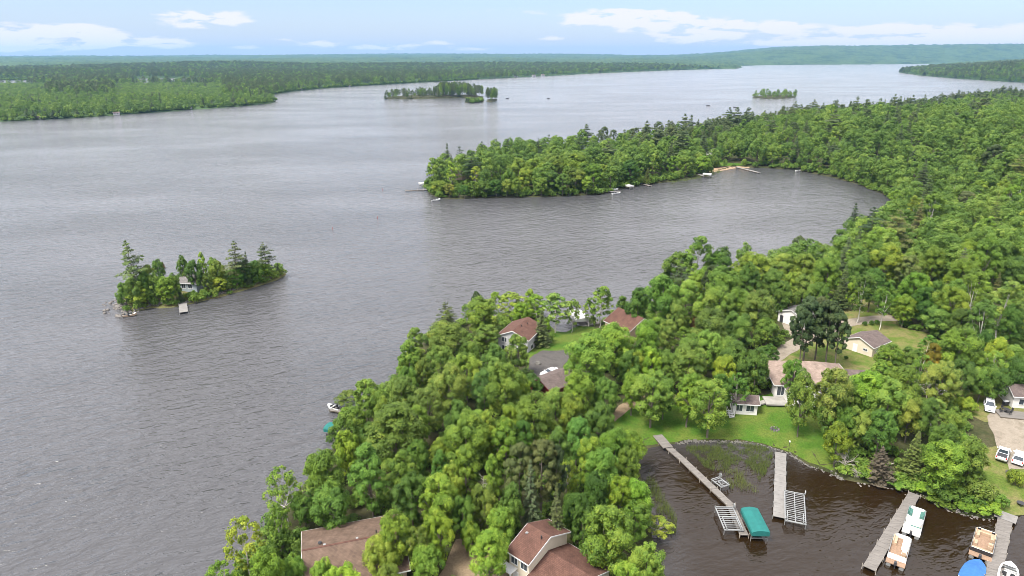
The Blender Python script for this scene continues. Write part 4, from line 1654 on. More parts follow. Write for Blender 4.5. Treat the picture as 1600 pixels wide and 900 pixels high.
M['lamp'] = principled('lamp lens', (.65, .66, .66), .15, var=.05, spec=.6)
M['tail'] = principled('red lens', (.45, .02, .015), .2, var=.05, spec=.6)
M['deck_wood'] = principled('weathered deck boards', (.135, .124, .113), .85, var=.16, scale=.9, bump=.4, bscale=14, stretch=(1, 6, 1))
M['deck_pale'] = principled('pale deck panels', (.165, .158, .15), .75, var=.10, scale=1.2, bump=.3, bscale=18)
M['old_wood'] = principled('dark wet timber', (.10, .08, .06), .8, var=.25, scale=2)
M['canvas_white'] = principled('off-white canvas', (.36, .36, .355), .7, var=.08, scale=1.5)
M['teal'] = principled('teal canvas', (.010, .105, .096), .8, var=.10, scale=1.2, bump=.25, bscale=3)
M['blue'] = principled('blue canvas', (.025, .10, .28), .7, var=.12, scale=1.5, bump=.3, bscale=4)
M['hull'] = principled('white gelcoat', (.58, .59, .58), .25, var=.04, spec=.5)
M['vinyl_green'] = principled('dark green vinyl', (.05, .13, .11), .6, var=.15)
M['vinyl_white'] = principled('ivory vinyl', (.70, .67, .60), .6, var=.08)
M['vinyl_tan'] = principled('tan vinyl', (.33, .24, .165), .65, var=.12)
M['carpet_grey'] = principled('pale grey carpet', (.50, .50, .47), .95, var=.12, scale=4)
M['carpet_tan'] = principled('brown carpet', (.21, .14, .095), .95, var=.15, scale=4)
M['black_hull'] = principled('black gelcoat', (.02, .02, .022), .3, var=.1, spec=.5)
M['concrete'] = principled('concrete', (.24, .23, .21), .9, var=.15, scale=.8)
M['pole_wood'] = principled('grey pole wood', (.30, .27, .23), .9, var=.15, scale=2)
M['stone'] = principled('rip rap stone', (.10, .095, .085), .9, var=.3, scale=.9)
M['reed'] = leaf_mat('reeds', (.06, .09, .02), (.11, .15, .035), (.20, .22, .07), rnd=.1, transl=.3)
M['buoy'] = principled('red buoy plastic', (.16, .028, .024), .5, var=.05)

Z3 = Vector((0, 0, 1))


def V3(p):
    return Vector((float(p[0]), float(p[1]), float(p[2])))


def ridge_fit(p0, p1, zr, hf=None, zg=None):
    """Ridge end pixels -> ground midpoint, direction angle, ridge length. zr: ridge height above the ground."""
    a = on_land(*p0, dz=zr, hf=hf)
    b = on_land(*p1, dz=zr, hf=hf)
    if zg is not None:
        a, b = ground(*p0, zg + zr), ground(*p1, zg + zr)
    a, b = V3(a), V3(b)
    z = min(a.z, b.z) - (zr if zg is not None else 0)
    mid = (a + b) / 2
    return Vector((mid.x, mid.y, z)), math.atan2(b.y - a.y, b.x - a.x), (b - a).xy.length


def window(root, T, face, u, z, w, h, Lh, Wh, name="window", pane=True, sash=1):
    """A framed window (or door) proud of a wall, with its pane as a sub-part. T maps block coordinates to the thing's."""
    d = .05

    def pt(a, zz, off):
        if face == 'x+':
            return T((Lh + off, u + a, zz))
        if face == 'x-':
            return T((-Lh - off, u - a, zz))
        if face == 'y+':
            return T((u - a, Wh + off, zz))
        return T((u + a, -Wh - off, zz))

    def bar(mb, a0, a1, z0, z1, o0, o1):
        lo = [pt(a0, z0, o0), pt(a1, z0, o0), pt(a1, z0, o1), pt(a0, z0, o1)]
        hi = [pt(a0, z1, o0), pt(a1, z1, o0), pt(a1, z1, o1), pt(a0, z1, o1)]
        mb.hexa(lo, hi)
    fr = MB()
    t = .10
    bar(fr, -w / 2 - t, w / 2 + t, z + h, z + h + t, -.01, d)
    bar(fr, -w / 2 - t, w / 2 + t, z - t, z, -.01, d + .03)
    bar(fr, -w / 2 - t, -w / 2, z, z + h, -.01, d)
    bar(fr, w / 2, w / 2 + t, z, z + h, -.01, d)
    for k in range(1, sash + 1):
        x = -w / 2 + w * k / (sash + 1)
        bar(fr, x - .03, x + .03, z, z + h, -.01, d * .8)
    f = fr.build(name, M['white'], root, weld=True)
    if pane:
        pn = MB()
        bar(pn, -w / 2, w / 2, z, z + h, -.01, .02)
        pn.build("pane", M['glass'], f, weld=True)
    return f


def panel_door(root, T, face, u, w, h, Lh, Wh, mat, name="door", z0=.05):
    m = MB()

    def pt(a, zz, off):
        if face == 'x+':
            return T((Lh + off, u + a, zz))
        if face == 'x-':
            return T((-Lh - off, u - a, zz))
        if face == 'y+':
            return T((u - a, Wh + off, zz))
        return T((u + a, -Wh - off, zz))
    m.hexa([pt(-w / 2, z0, -.01), pt(w / 2, z0, -.01), pt(w / 2, z0, .05), pt(-w / 2, z0, .05)], [pt(-w / 2, h, -.01), pt(w / 2, h, -.01), pt(w / 2, h, .05), pt(-w / 2, h, .05)])
    return m.build(name, mat, root, weld=True)


def gable_block(root, L, W, eave, rise, wall, roof, over=.45, rake=.35, at=(0, 0, 0), rot=0.0, windows=(), doors=(), trim='white', base=-.6):
    """Walls with gables, two roof slopes, white rake and eave boards, windows and doors as parts of root. Local x runs along the ridge."""
    ca, sa = math.cos(rot), math.sin(rot)

    def T(p):
        return (at[0] + ca * p[0] - sa * p[1], at[1] + sa * p[0] + ca * p[1], at[2] + p[2])
    l, w = L / 2 - rake, W / 2 - over
    wl = MB()
    c = [(-l, -w), (l, -w), (l, w), (-l, w)]
    sl = rise / (W / 2)
    ze = eave + over * sl - .06
    rz = eave + rise - .06
    for (a, b), gab in (((c[0], c[1]), 0), ((c[1], c[2]), 1), ((c[2], c[3]), 0), ((c[3], c[0]), 1)):
        p = [T((*a, base)), T((*b, base)), T((*b, ze)), T((*a, ze))]
        if gab:
            p.insert(3, T((a[0], 0, rz)))
        wl.face(p)
    wl.build("wall", M[wall], root)
    th = .13
    for s in (-1, 1):
        rf = MB()
        e, r = (s * W / 2, eave), (0, eave + rise)
        X = (-L / 2, L / 2)
        sg = math.hypot(W / 2, rise)
        bot = [(X[0], e[0], e[1]), (X[1], e[0], e[1]), (X[1], r[0], r[1]), (X[0], r[0], r[1])]
        if s > 0:
            bot = [bot[1], bot[0], bot[3], bot[2]]
        top = [(p[0], p[1], p[2] + th) for p in bot]
        b_, t_ = [T(p) for p in bot], [T(p) for p in top]
        uv = [(0, 0), (L, 0), (L, sg), (0, sg)]
        rf.face(t_, uv)
        rf.face(b_[::-1], uv[::-1])
        for i in range(4):
            j = (i + 1) % 4
            rf.face([b_[i], b_[j], t_[j], t_[i]])
        rf.build("roof_slope", M[roof], root)
    fb = MB()
    for s in (-1, 1):
        x0, x1 = (L / 2 + .003, L / 2 + .05) if s > 0 else (-L / 2 - .05, -L / 2 - .003)
        for q in (-1, 1):
            lo = [(x0, q * W / 2, eave - .10), (x1, q * W / 2, eave - .10), (x1, 0, eave + rise - .10), (x0, 0, eave + rise - .10)]
            hi = [(x, y, z + .20) for x, y, z in lo]
            fb.hexa([T(p) for p in lo], [T(p) for p in hi])
        y0, y1 = (W / 2 + .003, W / 2 + .06) if s > 0 else (-W / 2 - .06, -W / 2 - .003)
        lo = [(-L / 2, y0, eave - .07), (L / 2, y0, eave - .07), (L / 2, y1, eave - .07), (-L / 2, y1, eave - .07)]
        fb.hexa([T(p) for p in lo], [T((x, y, z + .17)) for x, y, z in lo])
    fb.build("trim_board", M[trim], root, weld=True)
    for wd in windows:
        window(root, T, *wd[:5], l, w, *(wd[5:] if len(wd) > 5 else ()))
    for (face, u, dw, dh, mt) in doors:
        panel_door(root, T, face, u, dw, dh, l, w, M[mt], "garage_door" if dw > 2 else "door")
    return T, l, w


def hip_block(root, L, W, eave, rise, wall, roof, over=.5, at=(0, 0, 0), rot=0.0, windows=(), doors=(), ridge=None):
    ca, sa = math.cos(rot), math.sin(rot)

    def T(p):
        return (at[0] + ca * p[0] - sa * p[1], at[1] + sa * p[0] + ca * p[1], at[2] + p[2])
    l, w = L / 2 - over, W / 2 - over
    wl = MB()
    c = [(-l, -w), (l, -w), (l, w), (-l, w)]
    for i in range(4):
        a, b = c[i], c[(i + 1) % 4]
        wl.face([T((*a, -.6)), T((*b, -.6)), T((*b, eave + .05)), T((*a, eave + .05))])
    wl.build("wall", M[wall], root)
    rl = (max(L - W, 0) / 2) if ridge is None else ridge / 2
    A, B = (-rl, 0, eave + rise), (rl, 0, eave + rise)
    e = [(-L / 2, -W / 2, eave), (L / 2, -W / 2, eave), (L / 2, W / 2, eave), (-L / 2, W / 2, eave)]
    for pts in ([e[0], e[1], B, A], [e[1], e[2], B], [e[2], e[3], A, B], [e[3], e[0], A]):
        m = MB()
        p0, p1 = Vector(pts[0]), Vector(pts[1])
        ux = (p1 - p0).normalized()
        uv = [((Vector(p) - p0).dot(ux), ((Vector(p) - p0) - ux * (Vector(p) - p0).dot(ux)).length) for p in pts]
        m.face([T(p) for p in pts], uv)
        lo = [T((p[0], p[1], p[2] - .12)) for p in pts]
        m.face(lo[::-1])
        for i in range(len(pts)):
            j = (i + 1) % len(pts)
            m.face([lo[i], lo[j], T(pts[j]), T(pts[i])])
        m.build("roof_slope", M[roof], root)
    fb = MB()
    for i in range(4):
        a, b = Vector(e[i]), Vector(e[(i + 1) % 4])
        d = (b - a).normalized()
        n = Vector((d.y, -d.x, 0)) * .05
        lo = [a - Z3 * .16 + n * .1, b - Z3 * .16 + n * .1, b - Z3 * .16 + n, a - Z3 * .16 + n]
        fb.hexa([T(p) for p in lo], [T(p + Z3 * .17) for p in lo])
    fb.build("trim_board", M['white'], root, weld=True)
    for wd in windows:
        window(root, T, *wd[:5], l, w, *(wd[5:] if len(wd) > 5 else ()))
    for (face, u, dw, dh, mt) in doors:
        panel_door(root, T, face, u, dw, dh, l, w, M[mt], "garage_door" if dw > 2 else "door")
    return T


def roof_vents(root, T, L, W, eave, rise, spots):
    """Pipes and box vents standing on a roof: (u along ridge, v across, kind)."""
    for u, v, kind in spots:
        z = eave + rise * (1 - abs(v) / (W / 2)) + .10
        m = MB()
        if kind == 'pipe':
            m.tube(T((u, v, z - .1)), T((u, v, z + .55)), .09, n=8)
            m.build("vent_pipe", M['dark'], root)
        elif kind == 'cap':
            m.tube(T((u, v, z - .1)), T((u, v, z + .25)), .16, n=10)
            m.tube(T((u, v, z + .25)), T((u, v, z + .42)), .32, .20, n=10)
            m.build("vent_cap", M['dark'], root)
        elif kind == 'chimney':
            m.box(T((u, v, z + .35)), (.6, .6, 1.3))
            m.box(T((u, v, z + 1.03)), (.72, .72, .1))
            m.build("chimney", M['stone'], root)
        else:
            m.box(T((u, v, z)), (.35, .35, .22))
            m.build("roof_vent", M['white_metal'], root)


# ------------------------------------------------------------------ houses
# long brown house at the bottom left
c, a, L = ridge_fit((471, 862), (629, 824), 4.2)
r = thing("cottage", "long low cottage with brown shingle roof and white gable edge, bottom left among trees", "house", c, a)
T, l, w = gable_block(r, L, 13.0, 2.6, 1.7, 'wall_tan', 'roof_brown', rake=.5, over=.6, windows=[('y-', -5, 1.0, 1.6, 1.2), ('y-', 0, 1.0, 1.6, 1.2), ('y-', 5, .9, 1.6, 1.3), ('x-', 1, 1.0, 1.4, 1.1), ('y+', -4, 1, 1.6, 1.1), ('y+', 3, 1, 1.6, 1.1)],
                      doors=[('y-', 2.6, 1.0, 2.1, 'white')])
roof_vents(r, T, L, 13.0, 2.6, 1.7, [(-4.6, .9, 'cap'), (3.4, .9, 'pipe'), (5.6, 2.8, 'cap'), (7.2, 4.5, 'pipe'), (-4.0, .35, 'box'), (.6, .4, 'box')])
m = MB()
sl = 1.0 / 5.6
for (u0, v0, u1, v1) in ((4.3, .15, 4.55, 3.2),):
    z0, z1 = 2.6 + 1.7 * (1 - v0 / 6.5) + .135, 2.6 + 1.7 * (1 - v1 / 6.5) + .135
    lo = [T((u0, v0, z0)), T((u0 + .16, v0, z0)), T((u1 + .16, v1, z1)), T((u1, v1, z1))]
    m.hexa(lo, [(p[0], p[1], p[2] + .05) for p in lo])
m.build("roof_flashing", M['white'], r)
m = MB()
zr = 2.6 + 1.7 + .13
lo = [T((-L / 2, -.22, zr - .05)), T((L / 2, -.22, zr - .05)), T((L / 2, .22, zr - .05)), T((-L / 2, .22, zr - .05))]
m.hexa(lo, [T((-L / 2, -.04, zr + .05)), T((L / 2, -.04, zr + .05)), T((L / 2, .04, zr + .05)), T((-L / 2, .04, zr + .05))])
m.build("ridge_cap", M['roof_red'], r)

# two-level cream house at the bottom
c, a, L = ridge_fit((826, 816), (858.75, 837.5), 6.9)
r = thing("house", "cream two-storey house with red brown roofs and a lower garage wing", "house", c, a)
T, l, w = gable_block(r, L + .4, 9.3, 4.9, 1.9, 'wall_cream', 'roof_red', rake=.3, over=.5,
                      windows=[('y-', -.9, 3.2, 1.1, 1.2, "window", True, 1), ('y-', .9, 3.2, 1.1, 1.2, "window", True, 1), ('y+', 0, 3.0, 1.4, 1.2), ('x-', 0, 3.0, 1.4, 1.2)],
                      doors=[('y-', -.6, 1.0, 2.1, 'white')])
mainL = L
cg, ag, Lg = ridge_fit((853.75, 860.5), (906, 893), 4.4)
d = (cg - c).xy
off = d.x * math.cos(a) + d.y * math.sin(a)
off2 = -d.x * math.sin(a) + d.y * math.cos(a)
Lg2 = 2 * (off - mainL / 2) if off > mainL / 2 + 2 else 7.6
T2, l2, w2 = gable_block(r, 7.9, 9.3, 2.75, 1.6, 'wall_cream', 'roof_red', rake=.3, over=.5, at=(mainL / 2 + 3.75, off2 * .4, 0),
                         windows=[('x+', 2.2, 1.0, 1.2, 1.1), ('y+', 0, 1, 1.2, 1.1)], doors=[('y-', 0, 2.7, 2.2, 'white')])
roof_vents(r, T, L, 9.3, 4.9, 1.9, [(1.2, -.9, 'pipe'), (-1.2, -1.2, 'box')])
m = MB()
m.box(T((-1.6, -w - .75, 2.62)), (2.6, 1.5, .14), 0)
m.tube(T((-2.7, -w - 1.3, 0)), T((-2.7, -w - 1.3, 2.6)), .09)
m.tube(T((-.5, -w - 1.3, 0)), T((-.5, -w - 1.3, 2.6)), .09)
m.build("porch", M['white'], r)

# grey two-storey cottage by the shore
c, a, L = ridge_fit((799, 514), (827, 495), 6.2)
r = thing("cottage", "grey cottage with rust brown gable roof, white framed windows, near the lake shore", "house", c, a)
T, l, w = gable_block(r, min(L, 10.5), 8.8, 4.4, 1.9, 'wall_grey', 'roof_red', windows=[('x-', 2.3, .8, 1.2, 1.2), ('x-', 2.3, 3.0, 1.2, 1.2), ('x-', -1.6, .8, 1.6, 1.2), ('x-', -1.6, 2.9, 1.4, 1.2), ('y-', 1, 2.8, 1.2, 1.1), ('y-', -2, 1, 1.2, 1.1)])
roof_vents(r, T, L, 8.8, 4.4, 1.9, [(-1.0, -.7, 'pipe'), (1.5, -1.2, 'pipe')])
# brown-roofed house right of it
c, a, L = ridge_fit((966, 481), (1007, 493), 5.6)
r = thing("house", "house with plain brown gable roof at the shore, right of the birches", "house", c, a)
gable_block(r, max(L, 9.5), 10.5, 2.9, 2.8, 'wall_tan', 'roof_red', windows=[('x+', 0, 1, 1.6, 1.3), ('y-', -2, 1, 1.4, 1.2), ('y-', 2, 1, 1.4, 1.2)])
# red garage
c, a, L = ridge_fit((842.5, 594), (890, 575.5), 4.0)
r = thing("garage", "barn red garage with taupe shingle roof beside the grey drive", "garage", c, a)
gable_block(r, min(L, 10.5), 7.4, 2.5, 1.5, 'wall_red', 'roof_taupe', trim='wall_red', windows=[('x-', 1.3, 1, 1.0, .9)], doors=[('x-', -1.3, 1.0, 2.1, 'wall_red'), ('y-', 0, 2.6, 2.1, 'wall_red')])
# red shed by the water
c = on_land(660, 578)
r = thing("shed", "tiny dark red shed among trees at the water's edge", "shed", c, R(40))
gable_block(r, 3.4, 3.0, 2.3, .8, 'wall_red', 'roof_taupe', trim='wall_red', over=.25, rake=.2, doors=[('x-', 0, .9, 1.9, 'wall_red')], windows=[('y-', 0, 1, .7, .7)])
# cream garage on the open grass
c, a, L = ridge_fit((1343.5, 526.6), (1371, 516), 4.3)
r = thing("garage", "small cream garage with brown gable roof standing on open grass by the drive", "garage", c, a)
gable_block(r, min(max(L, 6.5), 8.5), 7.8, 2.6, 1.6, 'wall_cream', 'roof_taupe', windows=[('x-', -1.7, 1.2, 1.0, .5), ('y-', -1.8, 1.2, 1.0, .5)], doors=[('x-', .9, 1.1, 2.1, 'white'), ('y+', 0, 4.4, 2.2, 'white')])
# white house behind the red pines
c, a, L = ridge_fit((1236, 484), (1270, 473), 4.6)
r = thing("house", "white house with grey roof at the head of the drive behind tall pines", "house", c, a)
gable_block(r, max(L, 9.0), 8.6, 2.8, 1.7, 'wall_white', 'roof_grey', windows=[('x-', -.4, 1.4, 1.2, .5)], doors=[('x-', 2.7, 1.0, 2.1, 'dark'), ('y-', 0, 2.6, 2.2, 'white')])
# big hip-roofed house above the lawn
c = on_land(1259, 604)
r = thing("house", "large white house with tan and brown hip roof above the lawn", "house", c, R(-6))
T = hip_block(r, 17.5, 12.5, 3.1, 3.1, 'wall_white', 'roof_tan', ridge=3.0, windows=[('y-', -7.0, .5, 1.6, 1.9), ('y-', -4.6, .5, 1.6, 1.9), ('x-', -2, .9, 1.6, 1.3), ('y-', 3, .9, 1.8, 1.3), ('y+', 2, 1, 1.4, 1.2)], doors=[('y-', -1.2, 1.0, 2.1, 'white')])
gable_block(r, 6.5, 7.2, 3.0, 1.8, 'wall_white', 'roof_taupe', at=(-3.2, -6.2, 0), rot=R(90), windows=[('x-', 0, .6, 2.0, 1.6), ('y+', .8, .8, 1.0, 1.3)])
gable_block(r, 7.0, 6.0, 2.8, 1.5, 'wall_white', 'roof_taupe', at=(9.6, .5, 0), rot=R(0))
m = MB()
m.box((-8.5, -7.8, .06), (4.6, 3.6, .3))
m.box((-11.6, -8.6, -.1), (2.4, 1.2, .3), .5)
m.build("terrace", M['concrete'], r)
# sunroom / garden house beside the big house
c = on_land(1161, 641)
r = thing("garden_house", "small white garden house with dark windows and brown roof at the lawn edge", "garden house", c, R(-8))
gable_block(r, 5.6, 4.2, 2.4, 1.2, 'wall_white', 'roof_taupe', windows=[('y-', 1.0, .7, 1.5, 1.3), ('y-', -1.2, .7, 1.3, 1.3), ('x-', 0, .8, 1.2, 1.2)])
c = on_land(1141, 650)
r = thing("stairs", "white railed wooden stairs beside the small garden house", "stairs", c, R(12))
m = MB()
for k in range(5):
    m.box((0, .32 * k - .6, .12 + .2 * k), (1.1, .34, .06))
m.build("steps", M['white'], r)
for s in (-.56, .56):
    m = MB()
    for k in (0, 2, 4):
        m.tube((s, .32 * k - .6, 0), (s, .32 * k - .6, 1.1 + .2 * k), .05)
    m.tube((s, -.6, 1.1), (s, .68, 1.9), .045)
    m.build("railing", M['white'], r)
# cottage at the right edge with its terrace
c = on_land(1592, 640)
r = thing("cottage", "pale cottage with grey brown roof at the right edge above a timber terrace", "house", (c.x + 5.0, c.y + 2.6, c.z), R(-9))
gable_block(r, 12, 6.4, 2.7, 1.5, 'wall_white', 'roof_taupe', windows=[('y-', -3.6, .9, 1.8, 1.2), ('y-', 0, .9, 1.4, 1.2)], doors=[('y-', -1.6, 1.0, 2.1, 'white')])
gable_block(r, 5, 5, 3.0, 1.3, 'wall_white', 'roof_taupe', at=(1, 4.0, 0), rot=R(90))
c = on_land(1586, 655)
dz = c.z + .28
r = thing("terrace", "low brown timber terrace in front of the cottage at the right edge", "terrace", (c.x + 3, c.y + .8, c.z), R(-14))
for k in range(22):
    m = MB()
    m.box((-5.2 + .5 * k, 0, .30), (.48, 3.4, .06))
    m.build("plank", M['deck_wood'], r)
m = MB()
m.box((0, -1.72, .13), (11, .12, .30))
m.box((0, 1.72, .13), (11, .12, .30))
m.build("frame", M['old_wood'], r)
# island cabin
c = on_land(299, 449, hf=isle_h)
r = thing("cabin", "small pale blue cabin with grey hip roof in the island trees", "cabin", c, R(-8))
hip_block(r, 9.0, 7.4, 2.6, 2.1, 'wall_blue', 'roof_grey', windows=[('y-', -2.4, .8, 1.3, 1.3), ('y-', -.4, .8, 1.3, 1.3), ('y-', 1.8, .8, 1.3, 1.3), ('x+', 0, .8, 1.2, 1.2), ('x-', 0, .8, 1.2, 1.2)], ridge=2.0)
# houses on the wooded point and the hillside
for px, py, ang, L_, W_, ev, ri, wl, rf, lab in ((719, 284, 62, 10, 9, 4.6, 2.4, 'wall_tan', 'roof_tan', "tan two-storey house among the trees near the tip of the wooded point"),
                                                 (694, 283, 10, 7, 6, 2.4, 1.6, 'wall_grey', 'roof_grey', "small grey boathouse at the tip of the wooded point"),
                                                 (752, 279, 15, 12, 9, 2.6, 1.6, 'wall_tan', 'roof_tan', "low house with pale tan roof in the clearing on the wooded point"),
                                                 (1103, 241, -20, 11, 9, 2.8, 2.2, 'wall_white', 'roof_grey', "white house with grey roof above the little beach"),
                                                 (1342, 455, -15, 9, 7, 2.6, 1.8, 'wall_white', 'roof_grey', "small white house with grey roof under trees above the pine drive"),
                                                 (1506, 322, 20, 10, 8, 3.0, 2.4, 'wall_tan', 'roof_red', "brown-roofed house deep in the hillside wood"),
                                                 (1228, 448, 10, 8, 7, 2.6, 1.6, 'wall_white', 'roof_grey', "pale shoreline cottage half hidden by trees behind the white house")):
    c = on_land(px, py)
    r = thing("house", lab, "house", c, R(ang))
    gable_block(r, L_, W_, ev, ri, wl, rf, windows=[('y-', -2, .9, 1.3, 1.2), ('y-', 1.6, .9, 1.3, 1.2), ('x-', 0, .9, 1.4, 1.2), ('x-', 0, 2.9, 1.4, 1.1) if ev > 4 else ('x+', 0, .9, 1.4, 1.2)])

# far-shore cottages, a few pixels each
proto = thing("cottage", None, "house", (0, 0, 0), 0, "cottages along the far shore")
gable_block(proto, 12, 8, 3.0, 2.2, 'wall_grey', 'roof_taupe', windows=[('y-', -2.5, 1, 1.8, 1.4), ('y-', 2, 1, 1.8, 1.4)])
FAR_H = [(62, 185.5, 'near the left edge of the photo'), (182, 178.5, 'at the foot of the pale green left point'), (296, 170, 'towards the tip of the pale green left point'), (388, 162, 'close to the tip of the left point'),
         (404, 148.5, 'just behind the tip of the left point'), (470, 140.5, 'at the start of the dark far shore'), (545, 135, 'on the dark far shore left of the pine islands'), (806, 120.6, 'on the far shore above the pine islands'), (834, 119.6, 'beside a white mast on the far shore'),
         (848, 118.9, 'on the far shore right of the white mast'), (1060, 108.8, 'where the far shore narrows to its right point'), (1152, 106.9, 'on the very tip of the far point')]
for i, (px, py, where) in enumerate(FAR_H):
    o = proto if i == 0 else copy_tree(proto)
    p = ground(px, py - .7, 1.5)
    o.location = (p[0], p[1], .6 if p[1] < 2200 else .9)
    o.rotation_euler = (0, 0, R(-10 + 37 * i % 50))
    o.scale = (.66, .66, .66) if p[1] < 2000 else (1.1, 1.1, 1.1)
    o['label'] = "tiny pale cottage " + where

# ------------------------------------------------------------------ docks
def dock(name, label, path, width, z=.62, panel=1.25, mat='deck_wood', pos=None, posts=True, landing=None, group=None, up=.45):
    pts = pos or [ground(x, y, z)[:2] for x, y in path]
    pts = [Vector((p[0], p[1])) for p in pts]
    o = pts[0]
    r = thing(name, label, "dock", (o.x, o.y, 0), 0, group)
    fr = MB()
    first = None
    for A, B in zip(pts, pts[1:]):
        d = (B - A)
        Ls = d.length
        d = d.normalized()
        n = Vector((-d.y, d.x))
        ang = math.atan2(d.y, d.x)
        k = max(1, round(Ls / panel))
        pl = Ls / k
        for i in range(k):
            m = MB()
            cc = A + d * (pl * (i + .5)) - o
            m.box((cc.x, cc.y, z - .04 + rsP.uniform(-.012, .012)), (pl - .035, width + rsP.uniform(-.03, .03), .08), ang)
            m.build("deck_panel", M[mat], r)
        for s in (-1, 1):
            cc = (A + B) / 2 - o + n * s * (width / 2 - .06)
            fr.box((cc.x, cc.y, z - .18), (Ls, .07, .2), ang)
        if posts:
            kp = max(1, int(Ls / 3.2))
            for i in range(kp + 1):
                for s in (-1, 1):
                    q = A + d * (Ls * i / kp) - o + n * s * (width / 2 + .06)
                    m = MB()
                    m.tube((q.x, q.y, -1.2), (q.x, q.y, z + up * rsP.uniform(.3, 1.0)), .05, n=6)
                    m.build("post", M['white_metal'] if mat == 'deck_pale' else M['pole_wood'], r)
    fr.build("frame", M['old_wood'], r)
    return r


dock("dock", "long narrow grey dock running out to the boat lifts, bent near its end", [(1034, 690), (1067, 718), (1115.6, 764), (1142, 789), (1163, 836)], 1.35)
c0 = ground(1032, 684, .7)
r = dock("dock_ramp", "wide wooden ramp joining the long narrow dock to the lawn", None, 2.0, z=.78, pos=[on_land(1027, 680)[:2], ground(1044, 699, .78)[:2]], posts=False)
dock("dock", "straight pale plank dock in the middle of the bay below the lawn", [(1220, 707), (1218, 808)], 1.95, mat='deck_pale')
dock("dock", "weathered grey dock with two pontoon boats alongside", [(1429, 771), (1358, 888)], 1.75)
dock("dock", "grey dock at the lower right corner beside the blue covered boat", [(1572, 806), (1551, 905)], 2.0)
dock("dock_landing", "pale square landing at the shore end of the lower right dock", None, 3.0, z=.72, panel=3, mat='deck_pale', pos=[ground(1570, 812, .72)[:2], ground(1574, 801, .72)[:2]], posts=False)
dock("dock", "short white dock on the island's near shore", [(285.5, 474), (287, 487.5)], 2.3, mat='deck_pale', panel=1.6)
dock("dock", "thin dock with tall posts off the tip of the wooded point", [(671, 296), (633, 297.5)], 1.6, panel=3, up=1.6)
dock("dock", "low pale dock left of the white canopy on the point's bay side", [(941, 299.5), (968, 298.5)], 2.0, panel=3, mat='deck_pale')
dock("dock", "short dock right of the white canopy on the point's bay side", [(999, 286), (1016, 290)], 2.0, panel=3)
dock("dock", "short pale dock beside the white canopied lift left of the beach", [(1086, 270.5), (1102, 275.5)], 2.2, panel=3, mat='deck_pale')
dock("dock", "slim white dock reaching out from the little beach", [(1150, 260.5), (1186, 269.5)], 2.2, panel=3, mat='deck_pale')
dock("dock", "short dock poking out below the willows on the left shore", [(534, 641), (517, 638.5)], 1.5, panel=1.5)
dock("dock", "brown shore deck beside the white boat canopy near the cottages", [(905, 506), (934, 501)], 4.2, panel=1.6)


# ------------------------------------------------------------------ boat lifts
def axis_fit(p0, p1, z):
    a, b = ground(*p0, z), ground(*p1, z)
    mid = (a + b) / 2
    return (mid[0], mid[1], 0), math.atan2(b[1] - a[1], b[0] - a[0]), math.hypot(*(b - a)[:2])


def boat_lift(label, p0, p1, Wm, n_slat, z=1.0, rear=.5, mid=False, group="empty boat lifts in the bay"):
    """Cradle lift: aluminium side rails, cross slats, four posts, a raised rack at the p1 end."""
    c, a, L = axis_fit(p0, p1, z)
    r = thing("boat_lift", label, "boat lift", c, a, group)
    for s in (-1, 1):
        m = MB()
        m.box((0, s * Wm / 2, z), (L, .16, .14))
        m.build("side_rail", M['white_metal'], r)
        for e in (-1, 1):
            m = MB()
            m.tube((e * (L / 2 - .25), s * Wm / 2, -1.0), (e * (L / 2 - .25), s * Wm / 2, z + .35), .07)
            m.build("post", M['white_metal'], r)
    for e in (-1, 1):
        m = MB()
        m.box((e * (L / 2 - .08), 0, z), (.16, Wm - .16, .14))
        m.build("end_rail", M['white_metal'], r)
    if mid:
        m = MB()
        m.box((0, 0, z + .02), (L - .32, .13, .12))
        m.build("centre_rail", M['white_metal'], r)
    for k in range(n_slat):
        x = -L / 2 + L * (k + .7) / (n_slat + .4)
        m = MB()
        m.box((x, 0, z - .05), (.11, Wm - .16, .07))
        m.build("slat", M['white_metal'], r)
    m = MB()
    for s in (-1, 1):
        m.box((L / 2 - L * rear / 2, s * (Wm / 2 - .35), z + .22), (L * rear, .12, .12))
        m.tube((L / 2 - .3, s * (Wm / 2 - .35), z), (L / 2 - .3, s * (Wm / 2 - .35), z + .8), .05)
    m.box((L / 2 - L * rear, 0, z + .24), (.12, Wm - .8, .12))
    m.tube((L / 2 - .3, -Wm / 2 + .35, z + .8), (L / 2 - .3, Wm / 2 - .35, z + .8), .05)
    m.build("cradle", M['white_metal'], r)
    m = MB()
    m.tube((-L / 2 + .25, Wm / 2 + .1, z + .5), (-L / 2 + .25, Wm / 2 + .22, z + .5), .38, n=14)
    m.build("winch_wheel", M['white_metal'], r)
    return r


boat_lift("small white boat lift against the upper side of the long bent dock", (1117, 747), (1134, 760), 1.7, 5)
boat_lift("white slatted boat lift left of the end of the long bent dock", (1131, 792), (1147, 829), 2.9, 11)
boat_lift("large white slatted boat lift on the right of the straight pale dock", (1241, 769), (1243, 817), 3.1, 16, mid=True, rear=.3)


